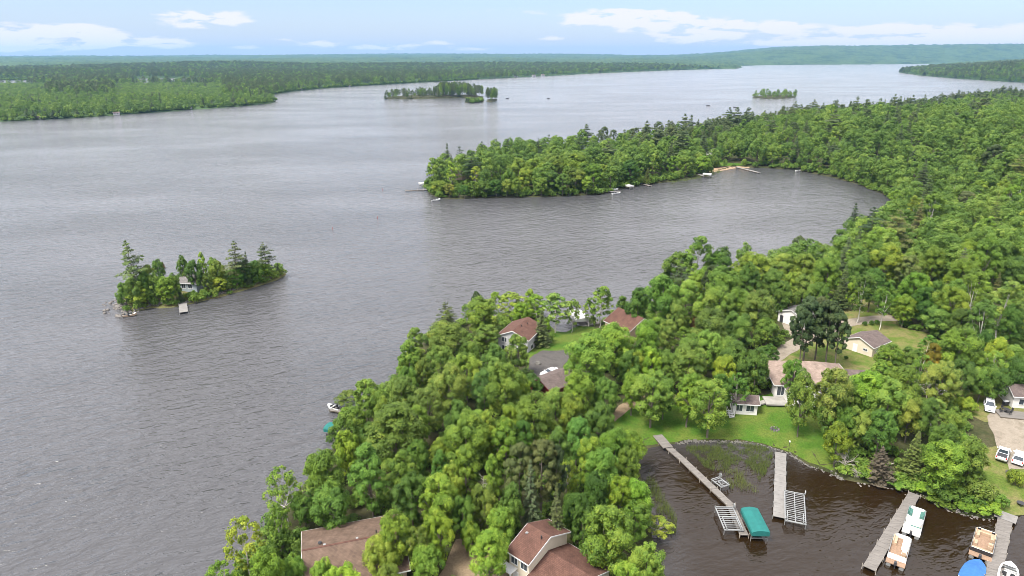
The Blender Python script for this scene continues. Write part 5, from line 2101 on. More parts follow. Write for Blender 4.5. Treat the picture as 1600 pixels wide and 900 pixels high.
def canopy_lift(label, p0, p1, Wm, mat, z=2.0, hgt=.42, skirt=.6, group=None):
    """Boat lift under an arched canvas canopy on four legs."""
    c, a, L = axis_fit(p0, p1, z + hgt)
    r = thing("canopied_boat_lift", label, "boat lift", c, a, group)
    m = MB()
    prof = [(-1, 0, -skirt), (-1, 0, 0), (-.9, .42, 0), (-.5, .78, 0), (0, 1, 0), (.5, .78, 0), (.9, .42, 0), (1, 0, 0), (1, 0, -skirt)]

    def ring(x, s, dz=0):
        return [(x, q[0] * Wm / 2 * s, z + dz + q[1] * hgt * s + (q[2])) for q in prof]
    rings = [ring(-L / 2, .93, -.05), ring(-L / 2 + .25, 1), ring(0, 1), ring(L / 2 - .25, 1), ring(L / 2, .93, -.05)]
    for A, B in zip(rings, rings[1:]):
        for i in range(len(A) - 1):
            m.face([A[i], A[i + 1], B[i + 1], B[i]])
    m.face(rings[0])
    m.face(rings[-1][::-1])
    m.build("canopy", M[mat], r, weld=True)
    for s in (-1, 1):
        for e in (-1, 1):
            m = MB()
            m.tube((e * (L / 2 - .5), s * (Wm / 2 - .15), -1.2), (e * (L / 2 - .5), s * (Wm / 2 - .15), z), .06)
            m.build("leg", M['white_metal'], r)
        m = MB()
        m.box((0, s * (Wm / 2 - .35), .75), (L - .8, .14, .14))
        m.build("bunk", M['old_wood'], r)
    for e in (-1, 1):
        m = MB()
        m.box((e * (L / 2 - .5), 0, .62), (.14, Wm - .4, .12))
        m.build("cross_beam", M['white_metal'], r)
    return r


canopy_lift("boat lift under a teal canvas canopy beside the end of the long dock", (1171, 791), (1190, 829), 2.9, 'teal')
canopy_lift("teal canopied lift half hidden by willows on the left shore", (510, 662), (523, 664), 2.8, 'teal')
canopy_lift("white canopied lift by the thin posted dock at the point's tip", (655, 285), (668, 284), 4.0, 'canvas_white', z=2.4)
canopy_lift("white canopied lift at the brown shore below the point", (977, 287), (988, 289.5), 3.2, 'canvas_white')
canopy_lift("white canopied lift left of the little beach", (1099, 270), (1112, 271), 3.4, 'canvas_white', z=2.2)
canopy_lift("long white canopied lift behind the birches near the cottages", (897, 483), (911, 497), 4.2, 'canvas_white', z=2.6)
canopy_lift("white canopied lift glimpsed above the grey cottage's roof", (818, 489), (828, 487), 3.2, 'canvas_white', z=2.0)


# ------------------------------------------------------------------ boats
def outboard(r, x, z=.55, mat='dark'):
    m = MB()
    m.box((x, 0, z + .42), (.62, .40, .46), taper=.8)
    m.build("outboard_motor", M[mat], r)
    s = MB()
    s.box((x - .02, 0, z - .1), (.22, .14, .75))
    s.build("motor_leg", M['dark'], r)


def pontoon_boat(label, stern, bow, floor, seat, fence, seat2=None, layout='a', Wm=2.55):
    c, a, L = axis_fit(stern, bow, .9)
    L = min(max(L, 6.4), 8.0)
    r = thing("pontoon_boat", label, "pontoon boat", c, a)
    for s in (-1, 1):
        m = MB()
        y = s * (Wm / 2 - .42)
        m.tube((-L / 2, y, .18), (L / 2 - .7, y, .18), .33, n=12)
        m.tube((L / 2 - .7, y, .18), (L / 2 + .05, y, .36), .33, .06, n=12)
        m.build("pontoon", M['white_metal'], r, smooth=False)
    m = MB()
    h = .62
    pts = [(-L / 2, -Wm / 2), (L / 2 - .5, -Wm / 2), (L / 2 - .1, -Wm / 2 + .45), (L / 2 - .1, Wm / 2 - .45), (L / 2 - .5, Wm / 2), (-L / 2, Wm / 2)]
    m.face([(x, y, h) for x, y in pts])
    m.face([(x, y, h - .12) for x, y in pts][::-1])
    for i in range(6):
        j = (i + 1) % 6
        m.face([(*pts[i], h - .12), (*pts[j], h - .12), (*pts[j], h), (*pts[i], h)])
    m.build("deck", M[floor], r)
    xs = -L / 2 + 1.15
    fpts = [(xs, -Wm / 2 + .05), (L / 2 - .62, -Wm / 2 + .05), (L / 2 - .3, -Wm / 2 + .42), (L / 2 - .3, Wm / 2 - .42), (L / 2 - .62, Wm / 2 - .05), (xs, Wm / 2 - .05)]
    loop = fpts + [fpts[0]]
    for i in range(6):
        p, q = Vector((*loop[i], 0)), Vector((*loop[i + 1], 0))
        if (q - p).length < .1:
            continue
        f = MB()
        d = (q - p).normalized()
        n = Vector((-d.y, d.x, 0)) * .03
        b = h + .02
        lo = [p - n + Z3 * b, q - n + Z3 * b, q + n + Z3 * b, p + n + Z3 * b]
        f.hexa(lo, [v + Z3 * .62 for v in lo])
        f.build("fence_panel", M[fence], r)
        t = MB()
        t.tube(p + Z3 * (h + .68), q + Z3 * (h + .68), .04, n=6)
        t.build("top_rail", M['white_metal'], r)

    def bench(x0, x1, y0, y1, mt, back=None):
        b = MB()
        b.box(((x0 + x1) / 2, (y0 + y1) / 2, h + .23), (abs(x1 - x0), abs(y1 - y0), .42))
        o = b.build("seat", M[mt], r)
        if back:
            b = MB()
            bx = {'y-': ((x0 + x1) / 2, min(y0, y1) + .09, h + .56, abs(x1 - x0), .16), 'y+': ((x0 + x1) / 2, max(y0, y1) - .09, h + .56, abs(x1 - x0), .16),
                  'x-': (min(x0, x1) + .09, (y0 + y1) / 2, h + .56, .16, abs(y1 - y0)), 'x+': (max(x0, x1) - .09, (y0 + y1) / 2, h + .56, .16, abs(y1 - y0))}[back]
            b.box(bx[:3], (bx[3], bx[4], .34))
            b.build("backrest", M[mt], o)
    e = Wm / 2 - .12
    s2 = seat2 or seat
    if layout == 'a':
        bench(L / 2 - 2.3, L / 2 - .7, -e, -e + .62, seat, 'y-')
        bench(L / 2 - 2.3, L / 2 - .7, e, e - .62, seat, 'y+')
        bench(xs + .1, xs + .75, -e, e - .9, seat, 'x-')
        bench(-.6, .5, e, e - .62, s2, 'y+')
    elif layout == 'b':
        bench(L / 2 - 2.6, L / 2 - .7, e, e - .62, s2, 'y+')
        for k in range(3):
            bench(L / 2 - 1.3 - .95 * k, L / 2 - .6 - .95 * k, -e, -e + .95, seat, 'y-')
        bench(xs + .1, xs + .75, -e, e, seat, 'x-')
    else:
        bench(L / 2 - 2.2, L / 2 - .5, -e, -e + .6, seat, 'y-')
        bench(L / 2 - 2.2, L / 2 - .5, e, e - .6, seat, 'y+')
        bench(L / 2 - 1.0, L / 2 - .45, -e + .6, e - .6, seat, 'x+')
        bench(xs + .1, xs + .8, -e, e, seat, 'x-')
        bench(-.9, .2, e, e - .6, seat, 'y+')
    b = MB()
    b.box((-.35, -e + .42, h + .42), (.55, .75, .8), taper=.82)
    b.build("console", M[fence if fence != 'black_hull' else 'vinyl_tan'], r)
    b = MB()
    b.box((-1.1, -e + .42, h + .3), (.55, .55, .5))
    b.box((-1.34, -e + .42, h + .68), (.12, .55, .45))
    b.build("helm_chair", M[s2], r)
    outboard(r, -L / 2 - .12)
    return r


pontoon_boat("white pontoon boat with dark green seats at the shore end of the weathered dock", (1423.5, 832), (1434, 795), 'carpet_grey', 'vinyl_green', 'hull', 'vinyl_white', 'a')
pontoon_boat("white pontoon boat with brown carpet and ivory seats, nearer the dock's outer end", (1399, 880), (1411, 838), 'carpet_tan', 'vinyl_white', 'hull', 'vinyl_tan', 'b')
pontoon_boat("black and tan pontoon boat left of the lower right dock", (1531.5, 869), (1541.5, 830), 'carpet_tan', 'vinyl_tan', 'black_hull', 'vinyl_tan', 'c', Wm=2.9)


def runabout(label, stern, bow, cover=None, Wm=2.3, Lmin=5.6, Lmax=6.6, cat="boat", name="motorboat", hull='hull', motor=True, group=None, z=.7):
    """V-bow hull lofted from stern to bow, with a cockpit or a fitted canvas cover."""
    c, a, L = axis_fit(stern, bow, z)
    L = min(max(L, Lmin), Lmax)
    r = thing(name, label, cat, c, a, group)
    st = [(-.5, .90, .0), (-.2, 1.0, .0), (.1, .98, .02), (.3, .80, .06), (.42, .48, .14), (.5, .06, .24)]
    rings = []
    for x, w, dz in st:
        hw = Wm / 2 * w
        g = .72 + dz
        rings.append([(x * L, -hw, g), (x * L, -hw * .8, .1 + dz * 1.5), (x * L, 0, -.18 + dz * 2.2), (x * L, hw * .8, .1 + dz * 1.5), (x * L, hw, g)])
    m = MB()
    for A, B in zip(rings, rings[1:]):
        for i in range(4):
            m.face([A[i], B[i], B[i + 1], A[i + 1]])
    m.face(rings[0])
    m.build("hull", M[hull], r, weld=True)
    g = MB()
    for A, B in zip(rings, rings[1:]):
        for i in (0, 4):
            k = .80
            ai = (A[i][0], A[i][1] * k, A[i][2] + .02)
            bi = (B[i][0], B[i][1] * k, B[i][2] + .02)
            g.face([A[i], B[i], bi, ai] if i == 4 else [ai, bi, B[i], A[i]])
    A, B, C2 = rings[3], rings[4], rings[5]
    fd = MB()
    zt = .06
    fd.face([(A[0][0], A[0][1] * .8, A[0][2] + .02), (B[0][0], B[0][1] * .8, B[0][2] + .03), (C2[0][0], 0, C2[0][2] + .03), (B[4][0], B[4][1] * .8, B[4][2] + .03), (A[4][0], A[4][1] * .8, A[4][2] + .02)])
    g.build("gunwale", M['hull'], r, weld=True)
    fd.build("foredeck", M['hull'], r)
    if cover:
        m = MB()
        k = 1.03
        rid = [.14, .36, .5, .3, .14, .03]
        for (A, hA), (B, hB) in zip(zip(rings, rid), list(zip(rings, rid))[1:]):
            ca, cb = (A[0][0], 0, A[0][2] + hA), (B[0][0], 0, B[0][2] + hB)
            for i, s in ((0, 1), (4, -1)):
                pa = (A[i][0], A[i][1] * k, A[i][2] + .05)
                pb = (B[i][0], B[i][1] * k, B[i][2] + .05)
                la = (pa[0], pa[1], pa[2] - .22)
                lb = (pb[0], pb[1], pb[2] - .22)
                m.face([pa, pb, cb, ca])
                m.face([la, lb, pb, pa])
        m.face([(rings[0][0][0], rings[0][0][1] * k, rings[0][0][2] + .05), (rings[0][0][0], 0, rings[0][0][2] + rid[0]), (rings[0][4][0], rings[0][4][1] * k, rings[0][4][2] + .05)])
        m.build("cover", M[cover], r, weld=True)
    else:
        m = MB()
        m.face([(-.46 * L, -Wm * .36, .3), (.3 * L, -Wm * .3, .3), (.3 * L, Wm * .3, .3), (-.46 * L, Wm * .36, .3)])
        m.build("floor", M['carpet_grey'], r)
        for x, y in ((-.32 * L, 0), (-.05 * L, -.5), (-.05 * L, .5)):
            m = MB()
            wy = Wm * .66 if y == 0 else .55
            m.box((x, y, .55), (.5, wy, .4))
            m.box((x - .22, y, .86), (.12, wy, .42))
            m.build("seat", M['dark'], r)
        m = MB()
        m.hexa([(.13 * L, -Wm * .38, .78), (.17 * L, -Wm * .38, .78), (.17 * L, Wm * .38, .78), (.13 * L, Wm * .38, .78)],
               [(.08 * L, -Wm * .33, 1.18), (.095 * L, -Wm * .33, 1.18), (.095 * L, Wm * .33, 1.18), (.08 * L, Wm * .33, 1.18)])
        m.build("windscreen", M['glass'], r)
    if motor:
        outboard(r, -L / 2 - .15, .5)
    return r


runabout("white motorboat under a fitted blue cover left of the lower right dock", (1512, 906), (1531, 877), cover='blue', Wm=2.7)
runabout("open white motorboat with dark seats right of the lower right dock", (1573, 912), (1579, 879), Wm=2.5)
runabout("small white boat moored below the tip of the wooded point", (676, 312), (686, 311), Wm=2.2, Lmin=5)
runabout("white boat beside the low pale dock on the point's bay side", (958, 301.5), (968, 300.5), Wm=2.2, Lmin=5.5)
runabout("white covered boat between dock and canopy on the point's bay side", (950, 296), (966, 295), cover='hull', Wm=2.4, Lmin=6)
runabout("white dinghy pulled to the trees left of the reed bed", (1040, 278.8), (1045, 278), Wm=1.6, Lmin=3.4, Lmax=3.6, motor=False)
runabout("pale dinghy at the far bank right of the beach dock", (1244, 266), (1250, 266), Wm=1.6, Lmin=3.4, Lmax=3.6, motor=False)
runabout("tan rowing boat drawn up at the island's left end", (198, 491), (207, 490), Wm=1.5, Lmin=3.6, Lmax=3.8, motor=False, hull='vinyl_tan', name="rowing_boat", cat="rowing boat")
runabout("white boat tied under the willows on the left shore", (525, 636.5), (519, 634.5), Wm=1.6, Lmin=3.6, Lmax=3.8)
for lab, p in (("small dark fishing boat far out, just right of the smallest pine islet", (793, 153.5)), ("dark fishing boat far out between pine islands and wooded point", (857, 153.3)), ("distant dark boat left of the lone leafy island", (1107, 164.5)), ("distant dark boat below the lone leafy island's left end", (1149, 167.2))):
    runabout(lab, (p[0] - 2.5, p[1]), (p[0] + 2.5, p[1] - .05), Wm=2.2, Lmin=6, Lmax=6.5, hull='dark', group="fishing boats far out on the lake")
for lab, p in (("small red buoy right of the island", (520, 359)), ("small red buoy midway between island and point", (590, 342)), ("small red buoy nearest the tip of the point", (598, 298))):
    q = ground(*p)
    r = thing("buoy", lab, "buoy", (q[0], q[1], 0), 0, "red channel buoys")
    m = MB()
    m.tube((0, 0, -.3), (0, 0, 1.1), .12, .10, n=10)
    m.tube((0, 0, 1.1), (0, 0, 1.35), .10, .03, n=10)
    m.build("float", M['buoy'], r)


# ------------------------------------------------------------------ vehicles
def vehicle(name, label, rear, front, kind='suv', cat="car"):
    """Body lofted from cross-sections; glass, wheels and lamps are parts. Local +x is the front."""
    pa, pb = on_land(*rear, dz=.8), on_land(*front, dz=.8)
    c = (pa + pb) / 2
    r = thing(name, label, cat, c + Vector((0, 0, .10)), math.atan2(pb.y - pa.y, pb.x - pa.x))
    W = 1.92
    # (x, half width, z low, z belt)
    st = [(-2.42, .80, .48, .92), (-2.34, .92, .36, 1.0), (-1.5, .96, .30, 1.04), (1.0, .96, .30, 1.02), (1.15, .95, .30, 1.0), (2.15, .90, .32, .90), (2.40, .80, .40, .72)]
    b = MB()
    rings = []
    for x, hw, z0, z1 in st:
        rings.append([(x, -hw * .94, z0), (x, hw * .94, z0), (x, hw, (z0 + z1) / 2), (x, hw * .95, z1), (x, -hw * .95, z1), (x, -hw, (z0 + z1) / 2)])
    b.loft(rings)
    b.build("body", M['car_white'], r, weld=True)
    cab = {'suv': [(-2.26, 1.0), (-1.95, 1.72), (.28, 1.72), (1.08, 1.0)], 'pickup': [(-.72, 1.0), (-.60, 1.70), (.42, 1.70), (1.18, 1.0)], 'sedan': [(-1.9, 1.0), (-1.1, 1.42), (.2, 1.42), (1.05, 1.0)]}[kind]
    hwb, hwt = .90, .72
    lo = [(cab[0][0], -hwb, 1.0), (cab[3][0], -hwb, 1.0), (cab[3][0], hwb, 1.0), (cab[0][0], hwb, 1.0)]
    hi = [(cab[1][0], -hwt, cab[1][1]), (cab[2][0], -hwt, cab[2][1]), (cab[2][0], hwt, cab[2][1]), (cab[1][0], hwt, cab[1][1])]
    m = MB()
    m.hexa(lo, hi)
    m.build("cabin", M['car_white'], r, weld=True)

    def quad(A, B, C_, D, nm, mat, inset=.12, push=.012):
        A, B, C_, D = map(Vector, (A, B, C_, D))
        cc = (A + B + C_ + D) / 4
        q = [p + (cc - p) * inset for p in (A, B, C_, D)]
        n = (q[1] - q[0]).cross(q[3] - q[0]).normalized()
        k = MB()
        k.hexa([p - n * .01 for p in q], [p + n * push for p in q])
        k.build(nm, mat, r)
    quad(lo[1], lo[2], hi[2], hi[1], "windscreen", M['glass'])
    quad(lo[3], lo[0], hi[0], hi[3], "rear_window", M['glass'], .16)
    for s, (p0, p1, p2, p3) in ((0, (lo[0], lo[1], hi[1], hi[0])), (1, (lo[2], lo[3], hi[3], hi[2]))):
        p0, p1, p2, p3 = map(Vector, (p0, p1, p2, p3))
        for f0, f1 in ((.02, .49), (.51, .98)):
            quad(p0.lerp(p1, f0), p0.lerp(p1, f1), p3.lerp(p2, f1), p3.lerp(p2, f0), "side_window", M['glass'], .13)
    if kind == 'pickup':
        k = MB()
        k.box((-1.62, 0, 1.02), (1.5, 1.55, .05))
        k.build("bed_cover", M['dark'], r)
    for x in (-1.5, 1.5):
        for s in (-1, 1):
            t = MB()
            t.tube((x, s * .72, .34), (x, s * .95, .34), .36, n=16)
            o = t.build("wheel", M['tyre'], r)
            t = MB()
            t.tube((x, s * .94, .34), (x, s * .965, .34), .22, n=12)
            t.build("rim", M['chrome'], o)
    for s in (-1, 1):
        t = MB()
        t.box((2.27, s * .66, .74), (.22, .36, .15))
        t.build("headlight", M['lamp'], r)
        t = MB()
        t.box((-2.37, s * .74, .86), (.14, .2, .28))
        t.build("tail_light", M['tail'], r)
        t = MB()
        t.box((.92, s * 1.04, 1.07), (.14, .2, .14))
        t.build("wing_mirror", M['car_white'], r)
    t = MB()
    t.box((2.38, 0, .58), (.10, 1.0, .2))
    t.build("grille", M['dark'], r)
    for x, nm in ((2.40, "bumper"), (-2.43, "bumper")):
        t = MB()
        t.box((x, 0, .45), (.14, 1.7, .2))
        t.build(nm, M['car_white'] if kind != 'pickup' else M['chrome'], r)
    return r


vehicle("parked_car", "white estate car parked nose towards the camera beside the cottage terrace", (1545, 624), (1547.5, 643))
vehicle("parked_truck", "white pickup seen from behind, parked beside the leafy trees on the gravel", (1564, 718), (1571, 698), 'pickup', "pickup")
vehicle("parked_car", "white van-like car cut by the right edge, right of the pickup", (1589, 724), (1597, 704), 'suv')
vehicle("parked_car", "white car parked on the grey drive behind the red garage roof", (868, 579), (852, 584), 'sedan')
c = on_land(1472, 632)
ta = on_land(1476, 616)
r = thing("trailer", "white box trailer half hidden in bushes at the edge of the clearing", "trailer", c, math.atan2(ta.y - c.y, ta.x - c.x))
m = MB()
m.box((0, 0, 1.45), (4.6, 2.1, 2.0))
m.box((0, 0, 2.47), (4.5, 2.0, .06))
m.build("box_body", M['car_white'], r)
for s in (-1, 1):
    m = MB()
    m.tube((-.2, s * .9, .33), (-.2, s * 1.12, .33), .34, n=14)
    m.build("wheel", M['tyre'], r)
m = MB()
m.tube((2.3, -.6, .5), (3.4, 0, .5), .05)
m.tube((2.3, .6, .5), (3.4, 0, .5), .05)
m.build("drawbar", M['dark'], r)

# ------------------------------------------------------------------ yard things
c = on_land(1563, 534)
r = thing("utility_pole", "grey wooden utility pole with crossarm and transformer among the right-hand trees", "utility pole", c, R(20))
m = MB()
m.tube((0, 0, -.5), (.5, 0, 10.2), .16, .11, n=10)
m.build("pole", M['pole_wood'], r)
m = MB()
m.box((.46, 0, 9.5), (.12, 2.2, .14))
m.build("crossarm", M['pole_wood'], r)
m = MB()
m.tube((.16, .36, 7.3), (.2, .36, 8.3), .26, n=12)
m.build("transformer", M['white_metal'], r)
for y in (-.95, 0, .95):
    m = MB()
    m.tube((.46, y, 9.57), (.46, y, 9.75), .05, n=6)
    m.build("insulator", M['white'], r)
c = on_land(1210.5, 671)
r = thing("fire_ring", "ring of pale stones on the lawn between docks and house", "fire ring", c, 0)
for k in range(9):
    m = MB()
    t = 2 * math.pi * k / 9
    m.box((.75 * math.cos(t), .75 * math.sin(t), .12), (.42, .30, .26), t + .2, taper=.75)
    m.build("stone", M['stone'], r)
m = MB()
m.tube((0, 0, -.05), (0, 0, .07), .62, n=14)
m.build("ash", M['dark'], r)
c = on_land(1571, 646)
r = thing("patio_table", "round dark patio table on the timber terrace at the right edge", "table", c + Vector((0, 0, .34)), 0)
m = MB()
m.tube((0, 0, .68), (0, 0, .73), .62, n=18)
m.build("table_top", M['dark'], r)
m = MB()
m.tube((0, 0, 0), (0, 0, .68), .06)
m.tube((0, 0, 0), (0, 0, .05), .34, n=12)
m.build("pedestal", M['dark'], r)
for k, lab in enumerate(("dark patio chair left of the round terrace table", "dark patio chair in front of the round terrace table", "dark patio chair right of the round terrace table", "dark patio chair behind the round terrace table")):
    t = math.pi + k * math.pi / 2
    ch = thing("patio_chair", lab, "chair", (c.x + 1.05 * math.cos(t), c.y + 1.05 * math.sin(t), c.z + .34), t + math.pi, "patio chairs round the terrace table")
    m = MB()
    m.box((0, 0, .43), (.48, .48, .06))
    m.build("seat", M['dark'], ch)
    m = MB()
    m.box((-.23, 0, .70), (.05, .46, .5))
    m.build("backrest", M['dark'], ch)
    for x in (-.2, .2):
        for y in (-.2, .2):
            m = MB()
            m.tube((x, y, 0), (x, y, .42), .025, n=5)
            m.build("leg", M['dark'], ch)
c = on_land(1570, 634)
r = thing("barbecue", "dark barbecue with pale lid at the cottage corner on the terrace", "barbecue", c + Vector((0, 0, .1)), R(10))
m = MB()
m.box((0, 0, .55), (1.0, .6, .8))
m.build("cabinet", M['dark'], r)
m = MB()
m.box((0, 0, 1.08), (.95, .6, .26), taper=.75)
m.build("lid", M['hull'], r)
m = MB()
m.box((.8, 0, .9), (.5, .5, .05))
m.build("side_shelf", M['white_metal'], r)
c = on_land(1594, 790)
r = thing("fire_bowl", "black fire bowl on the dry grass above the lower right dock", "fire bowl", c, 0)
m = MB()
m.tube((0, 0, .25), (0, 0, .6), .35, .62, n=14)
m.build("bowl", M['dark'], r)
for k in range(3):
    m = MB()
    t = 2.1 * k
    m.tube((.45 * math.cos(t), .45 * math.sin(t), 0), (.3 * math.cos(t), .3 * math.sin(t), .35), .035)
    m.build("leg", M['dark'], r)


def boulder(rs, s):
    bm = bmesh.new()
    bmesh.ops.create_icosphere(bm, subdivisions=2, radius=1)
    for v in bm.verts:
        v.co *= 1 + .35 * mnoise.noise(v.co * 1.3 + Vector(rs.uniform(-9, 9, 3)))
        v.co.z *= .65
        v.co *= s
    return bm


for lab, px, py, s in (("pale boulder on the dry grass near the parked pickup", 1578, 740, .75), ("white rock pile at the edge of the upper right clearing", 1527, 609, .55), ("small white object lying on the grey drive above the red garage", 841, 569, .8)):  # the last is a small white object, only shaped like the boulders
    me = bpy.data.meshes.new("boulder")
    bm = boulder(np.random.RandomState(int(px)), s)
    bm.to_mesh(me)
    bm.free()
    me.materials.append(M['stone'])
    o = link("boulder", me)
    o.location = on_land(px, py) + Vector((0, 0, s * .25))
    tag(o, lab, "boulder")

# leaning dead trunk and fallen log on the bay shore
a, b = on_land(1370, 735), None
r = thing("leaning_trunk", "bare pale trunk leaning at the bay shore beside the brown dead spruce", "dead trunk", a, 0)
m = MB()
limb(m, [(0, 0, -.3), (.35, .4, 2.2), (.9, .9, 4.6)], .13, .05, 7)
m.tube((.35, .4, 2.2), (.75, .2, 2.9), .04, .02, 5)
m.build("trunk", M['dead_wood'], r)
a = on_land(1372, 736)
b = on_land(1398, 727)
r = thing("fallen_log", "pale fallen log lying across the bank beside the leaning trunk", "log", a, 0)
m = MB()
d = b - a
limb(m, [(0, 0, .25), tuple(d * .5 + Vector((0, 0, .5))), tuple(d + Vector((0, 0, .6)))], .11, .06, 7)
m.build("trunk", M['dead_wood'], r)
a = on_land(1245, 703)
r = thing("lamp_post", "thin post with small white lamp on the lawn by the straight dock", "lamp post", on_land(1232, 704), 0)
m = MB()
m.tube((0, 0, 0), (0, 0, 1.9), .05, n=8)
m.build("post", M['dark'], r)
m = MB()
m.box((0, 0, 2.0), (.24, .24, .24))
m.build("lamp_head", M['white'], r)


# ------------------------------------------------------------------ shore stones and reeds (nobody could count them)
def stone_band(name, path, n, width, smin, smax, hf=None, mat='stone', pxy=True, seed=1):
    rs = np.random.RandomState(seed)
    P = [np.array(ground(x, y)[:2]) for x, y in path]
    seg = [np.linalg.norm(b - a) for a, b in zip(P, P[1:])]
    cum = np.cumsum([0] + seg)
    base = []
    for k in range(4):
        bm = bmesh.new()
        bmesh.ops.create_icosphere(bm, subdivisions=1, radius=1)
        for v in bm.verts:
            v.co *= 1 + .5 * mnoise.noise(v.co * 1.5 + Vector((k * 3.1, 0, 0)))
        bm.verts.index_update()
        base.append((np.array([v.co[:] for v in bm.verts]), np.array([[v.index for v in f.verts] for f in bm.faces])))
        bm.free()
    VV, FF, o = [], [], 0
    for _ in range(n):
        t = rs.rand() * cum[-1]
        i = min(np.searchsorted(cum, t, 'right') - 1, len(seg) - 1)
        d = (P[i + 1] - P[i]) / seg[i]
        p = P[i] + d * (t - cum[i]) + np.array([-d[1], d[0]]) * rs.normal() * width
        z = max((hf or H)(p[0], p[1]), -.12)
        if z > 1.1:
            continue
        v, f = base[rs.randint(4)]
        s = rs.uniform(smin, smax) * np.array([1, rs.uniform(.7, 1.2), rs.uniform(.5, .8)])
        a = rs.rand() * 6.28
        q = v * s
        q = np.stack([q[:, 0] * math.cos(a) - q[:, 1] * math.sin(a), q[:, 0] * math.sin(a) + q[:, 1] * math.cos(a), q[:, 2]], 1) + np.array([p[0], p[1], z + s[2] * .2])
        VV.append(q)
        FF.append(f + o)
        o += len(v)
    me = raw_mesh(name, np.concatenate(VV), tris=np.concatenate(FF), mats=[M[mat]])
    return tag(link(name, me), kind='stuff')


stone_band("shore_stones", [(1056, 693), (1080, 690), (1110, 690), (1150, 690.5), (1190, 695), (1214, 703), (1236, 711), (1262, 728), (1290, 738), (1320, 751)], 420, .22, .10, .28, seed=4)
stone_band("shore_stones", [(1340, 756), (1400, 764), (1436, 776), (1470, 792), (1520, 809), (1560, 812)], 120, .35, .10, .28, seed=5, mat='rock')
stone_band("island_rocks", [(186, 470), (187, 482), (198, 490), (215, 485), (236, 478), (286, 475), (330, 465), (400, 444), (443, 428), (441, 423)], 420, .4, .15, .55, hf=isle_h, mat='rock', seed=6)
stone_band("island_rocks", [(186, 468), (182, 478), (190, 488), (204, 491)], 60, 1.6, .3, .8, hf=isle_h, mat='rock', seed=7)


def reeds(name, poly_px, n, h0, h1, seed, tint=.5, wdt=.05):
    rs = np.random.RandomState(seed)
    poly = px_poly(poly_px)
    A = np.array(poly)
    P = []
    while len(P) < n:
        q = rs.uniform(A.min(0), A.max(0), (n, 2))
        q = q[inside_poly(q, poly)]
        k = vnoise(q[:, 0], q[:, 1], 1.6, 1) + .5 * vnoise(q[:, 0], q[:, 1], .7, 2)
        P += list(q[k > rs.uniform(-.5, .5, len(q))])
    P = np.array(P[:n])
    a = rs.rand(n) * 6.28
    lean = rs.normal(size=(n, 2)) * .16
    hh = rs.uniform(h0, h1, n)
    w = rs.uniform(.6, 1.4, n) * wdt
    ex, ey = np.cos(a) * w / 2, np.sin(a) * w / 2
    z0 = np.full(n, -.25)
    V = np.stack([np.stack([P[:, 0] - ex, P[:, 1] - ey, z0], 1), np.stack([P[:, 0] + ex, P[:, 1] + ey, z0], 1), np.stack([P[:, 0] + lean[:, 0] * hh, P[:, 1] + lean[:, 1] * hh, hh], 1)], 1).reshape(-1, 3)
    me = raw_mesh(name, V, tris=np.arange(3 * n).reshape(-1, 3), tint=np.repeat(np.clip(tint + rs.normal(size=n) * .15, 0, 1), 3), mats=[M['reed']])
    return tag(link(name, me), kind='stuff')


reeds("reeds", [(1062, 698), (1100, 693), (1150, 693), (1190, 697), (1208, 706), (1206, 722), (1196, 742), (1184, 752), (1176, 735), (1150, 730), (1120, 738), (1100, 730), (1085, 712)], 9000, .3, .9, 1)
reeds("reeds", [(1128, 738), (1150, 731), (1178, 738), (1190, 752), (1186, 770), (1160, 772), (1140, 764)], 900, .4, 1.1, 2, tint=.65)
reeds("reeds", [(1012, 735), (1024, 752), (1040, 780), (1058, 812), (1056, 835), (1036, 838), (1024, 800), (1010, 760)], 1500, .5, 1.3, 3)
reeds("reeds", [(1040, 283), (1100, 272), (1120, 266), (1130, 268), (1105, 276), (1050, 287)], 3000, .3, .9, 4, wdt=.15)

# ------------------------------------------------------------------ which tree is which: look, landmark beside it, order among its likes
MARKS = dict(
    near=[(550, 845, "long brown cottage"), (860, 850, "two-storey house"), (865, 598, "barn red garage"), (806, 525, "grey cottage"), (985, 495, "brown shore house"), (660, 572, "tiny red shed"),
          (1356, 532, "cream garage"), (1240, 493, "white house"), (1262, 582, "hip-roofed house"), (1160, 640, "garden house"), (1034, 690, "bent dock ramp"), (1100, 760, "bent dock"), (1219, 706, "straight dock"),
          (1425, 772, "weathered dock"), (1568, 805, "lower right dock"), (1566, 708, "white pickup"), (1472, 624, "white trailer"), (1588, 640, "terrace cottage"), (1566, 512, "utility pole"), (855, 565, "grey drive"),
          (1210, 671, "fire ring"), (1310, 508, "gravel drive"), (511, 663, "teal shore canopy"), (740, 868, "dirt drive"), (1372, 725, "leaning dead trunk"), (904, 490, "white boat canopy"), (1545, 632, "white estate car"), (1342, 448, "upper white house")],
    isle=[(299, 440, "island cabin"), (286, 480, "island dock"), (190, 468, "island's left end"), (440, 425, "island's right end")],
    point=[(672, 296, "tip of the point"), (719, 272, "tan point house"), (752, 272, "pale-roofed point house"), (955, 298, "low pale point dock"), (983, 287, "white canopy on the point"), (1140, 262, "little beach"), (1105, 268, "canopied lift by the beach")],
    hill=[(1250, 272, "far bank of the bay"), (1392, 318, "right end of the bay"), (1506, 314, "hillside house"), (1566, 512, "utility pole"), (1342, 448, "upper white house"), (1356, 532, "cream garage"), (1588, 640, "terrace cottage"),
          (865, 598, "barn red garage"), (550, 845, "long brown cottage"), (860, 850, "two-storey house"), (1425, 772, "weathered dock"), (1240, 493, "white house"), (1228, 445, "pale shoreline cottage"), (985, 495, "brown shore house"), (1566, 708, "white pickup"),
          (1034, 690, "bent dock ramp"), (660, 572, "tiny red shed"), (1262, 582, "hip-roofed house"), (1472, 624, "white trailer")])
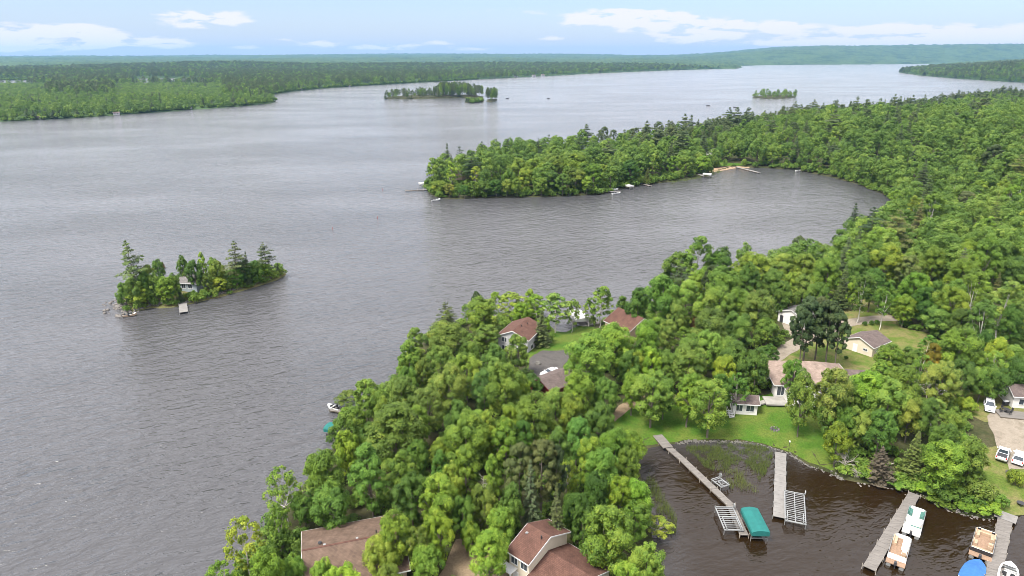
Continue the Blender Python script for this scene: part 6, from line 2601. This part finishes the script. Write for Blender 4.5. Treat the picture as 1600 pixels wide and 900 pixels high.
COLOUR = dict(Y="yellow-green", B="bright green", G="mid-green", D="dark green", O="olive", L="pale green", S="grey-green", R="rust-red", W="grey")
FORM = dict(oak="round-crowned tree", maple="upright leafy tree", round="squat leafy tree", airy="thin airy tree", birch="birch", willow="willow", silver="soft-leaved tree", bush="shrub", redpine="tufted pine", spruce="spruce",
            cedar="narrow cedar", pine="layered pine", dead="bare dead tree", snagbush="bare dead shrub", brown="dead spruce")
ORD = ["first", "second", "third", "fourth", "fifth", "sixth", "seventh", "eighth", "ninth", "tenth", "eleventh", "twelfth", "thirteenth", "fourteenth", "fifteenth", "sixteenth", "seventeenth", "eighteenth", "nineteenth", "twentieth"]


def name_trees():
    from collections import defaultdict
    groups = defaultdict(list)
    for r in records:
        b = r['base']
        x, y, dep = project((b[0], b[1], b[2] + r['H'] * .6))
        r['px'] = (x, y)
        best = min(MARKS[r['region']], key=lambda mk: math.hypot(mk[0] - x, (mk[1] - y) * 1.25))
        dx, dy = x - best[0], y - best[1]
        dist = math.hypot(dx, dy)
        if abs(dx) > 1.15 * abs(dy):
            rel = "left of" if dx < 0 else "right of"
        else:
            rel = "in front of" if dy > 0 else "behind"
        px_m = FOC / dep
        far = dist / px_m
        rel = ("close " if far < 7 else "well " if far > 26 else "") + rel
        col = "brown" if r['kind'] == 'brown' else COLOUR[r['tint']]
        r['lab'] = f"{col} {FORM[r['kind']]} {rel} the {best[2]}"
        groups[r['lab']].append(r)
    for lab, rs_ in groups.items():
        rs_.sort(key=lambda r: r['px'][0])
        n = len(rs_)
        for i, r in enumerate(rs_):
            if n == 1:
                s = lab
            elif n == 2:
                s = lab + (", left of two" if i == 0 else ", right of two")
            elif i == n - 1:
                s = lab + ", the rightmost"
            elif i == 0:
                s = lab + ", the leftmost"
            else:
                s = lab + ", " + (ORD[i] if i < 20 else ORD[19] + " or later") + " from left"
            if len(s.split()) > 16:
                print('LONG', s)
            r['o']['label'] = s
            r['o']['category'] = "shrub" if r['kind'] in ('bush', 'snagbush') else "tree"


name_trees()
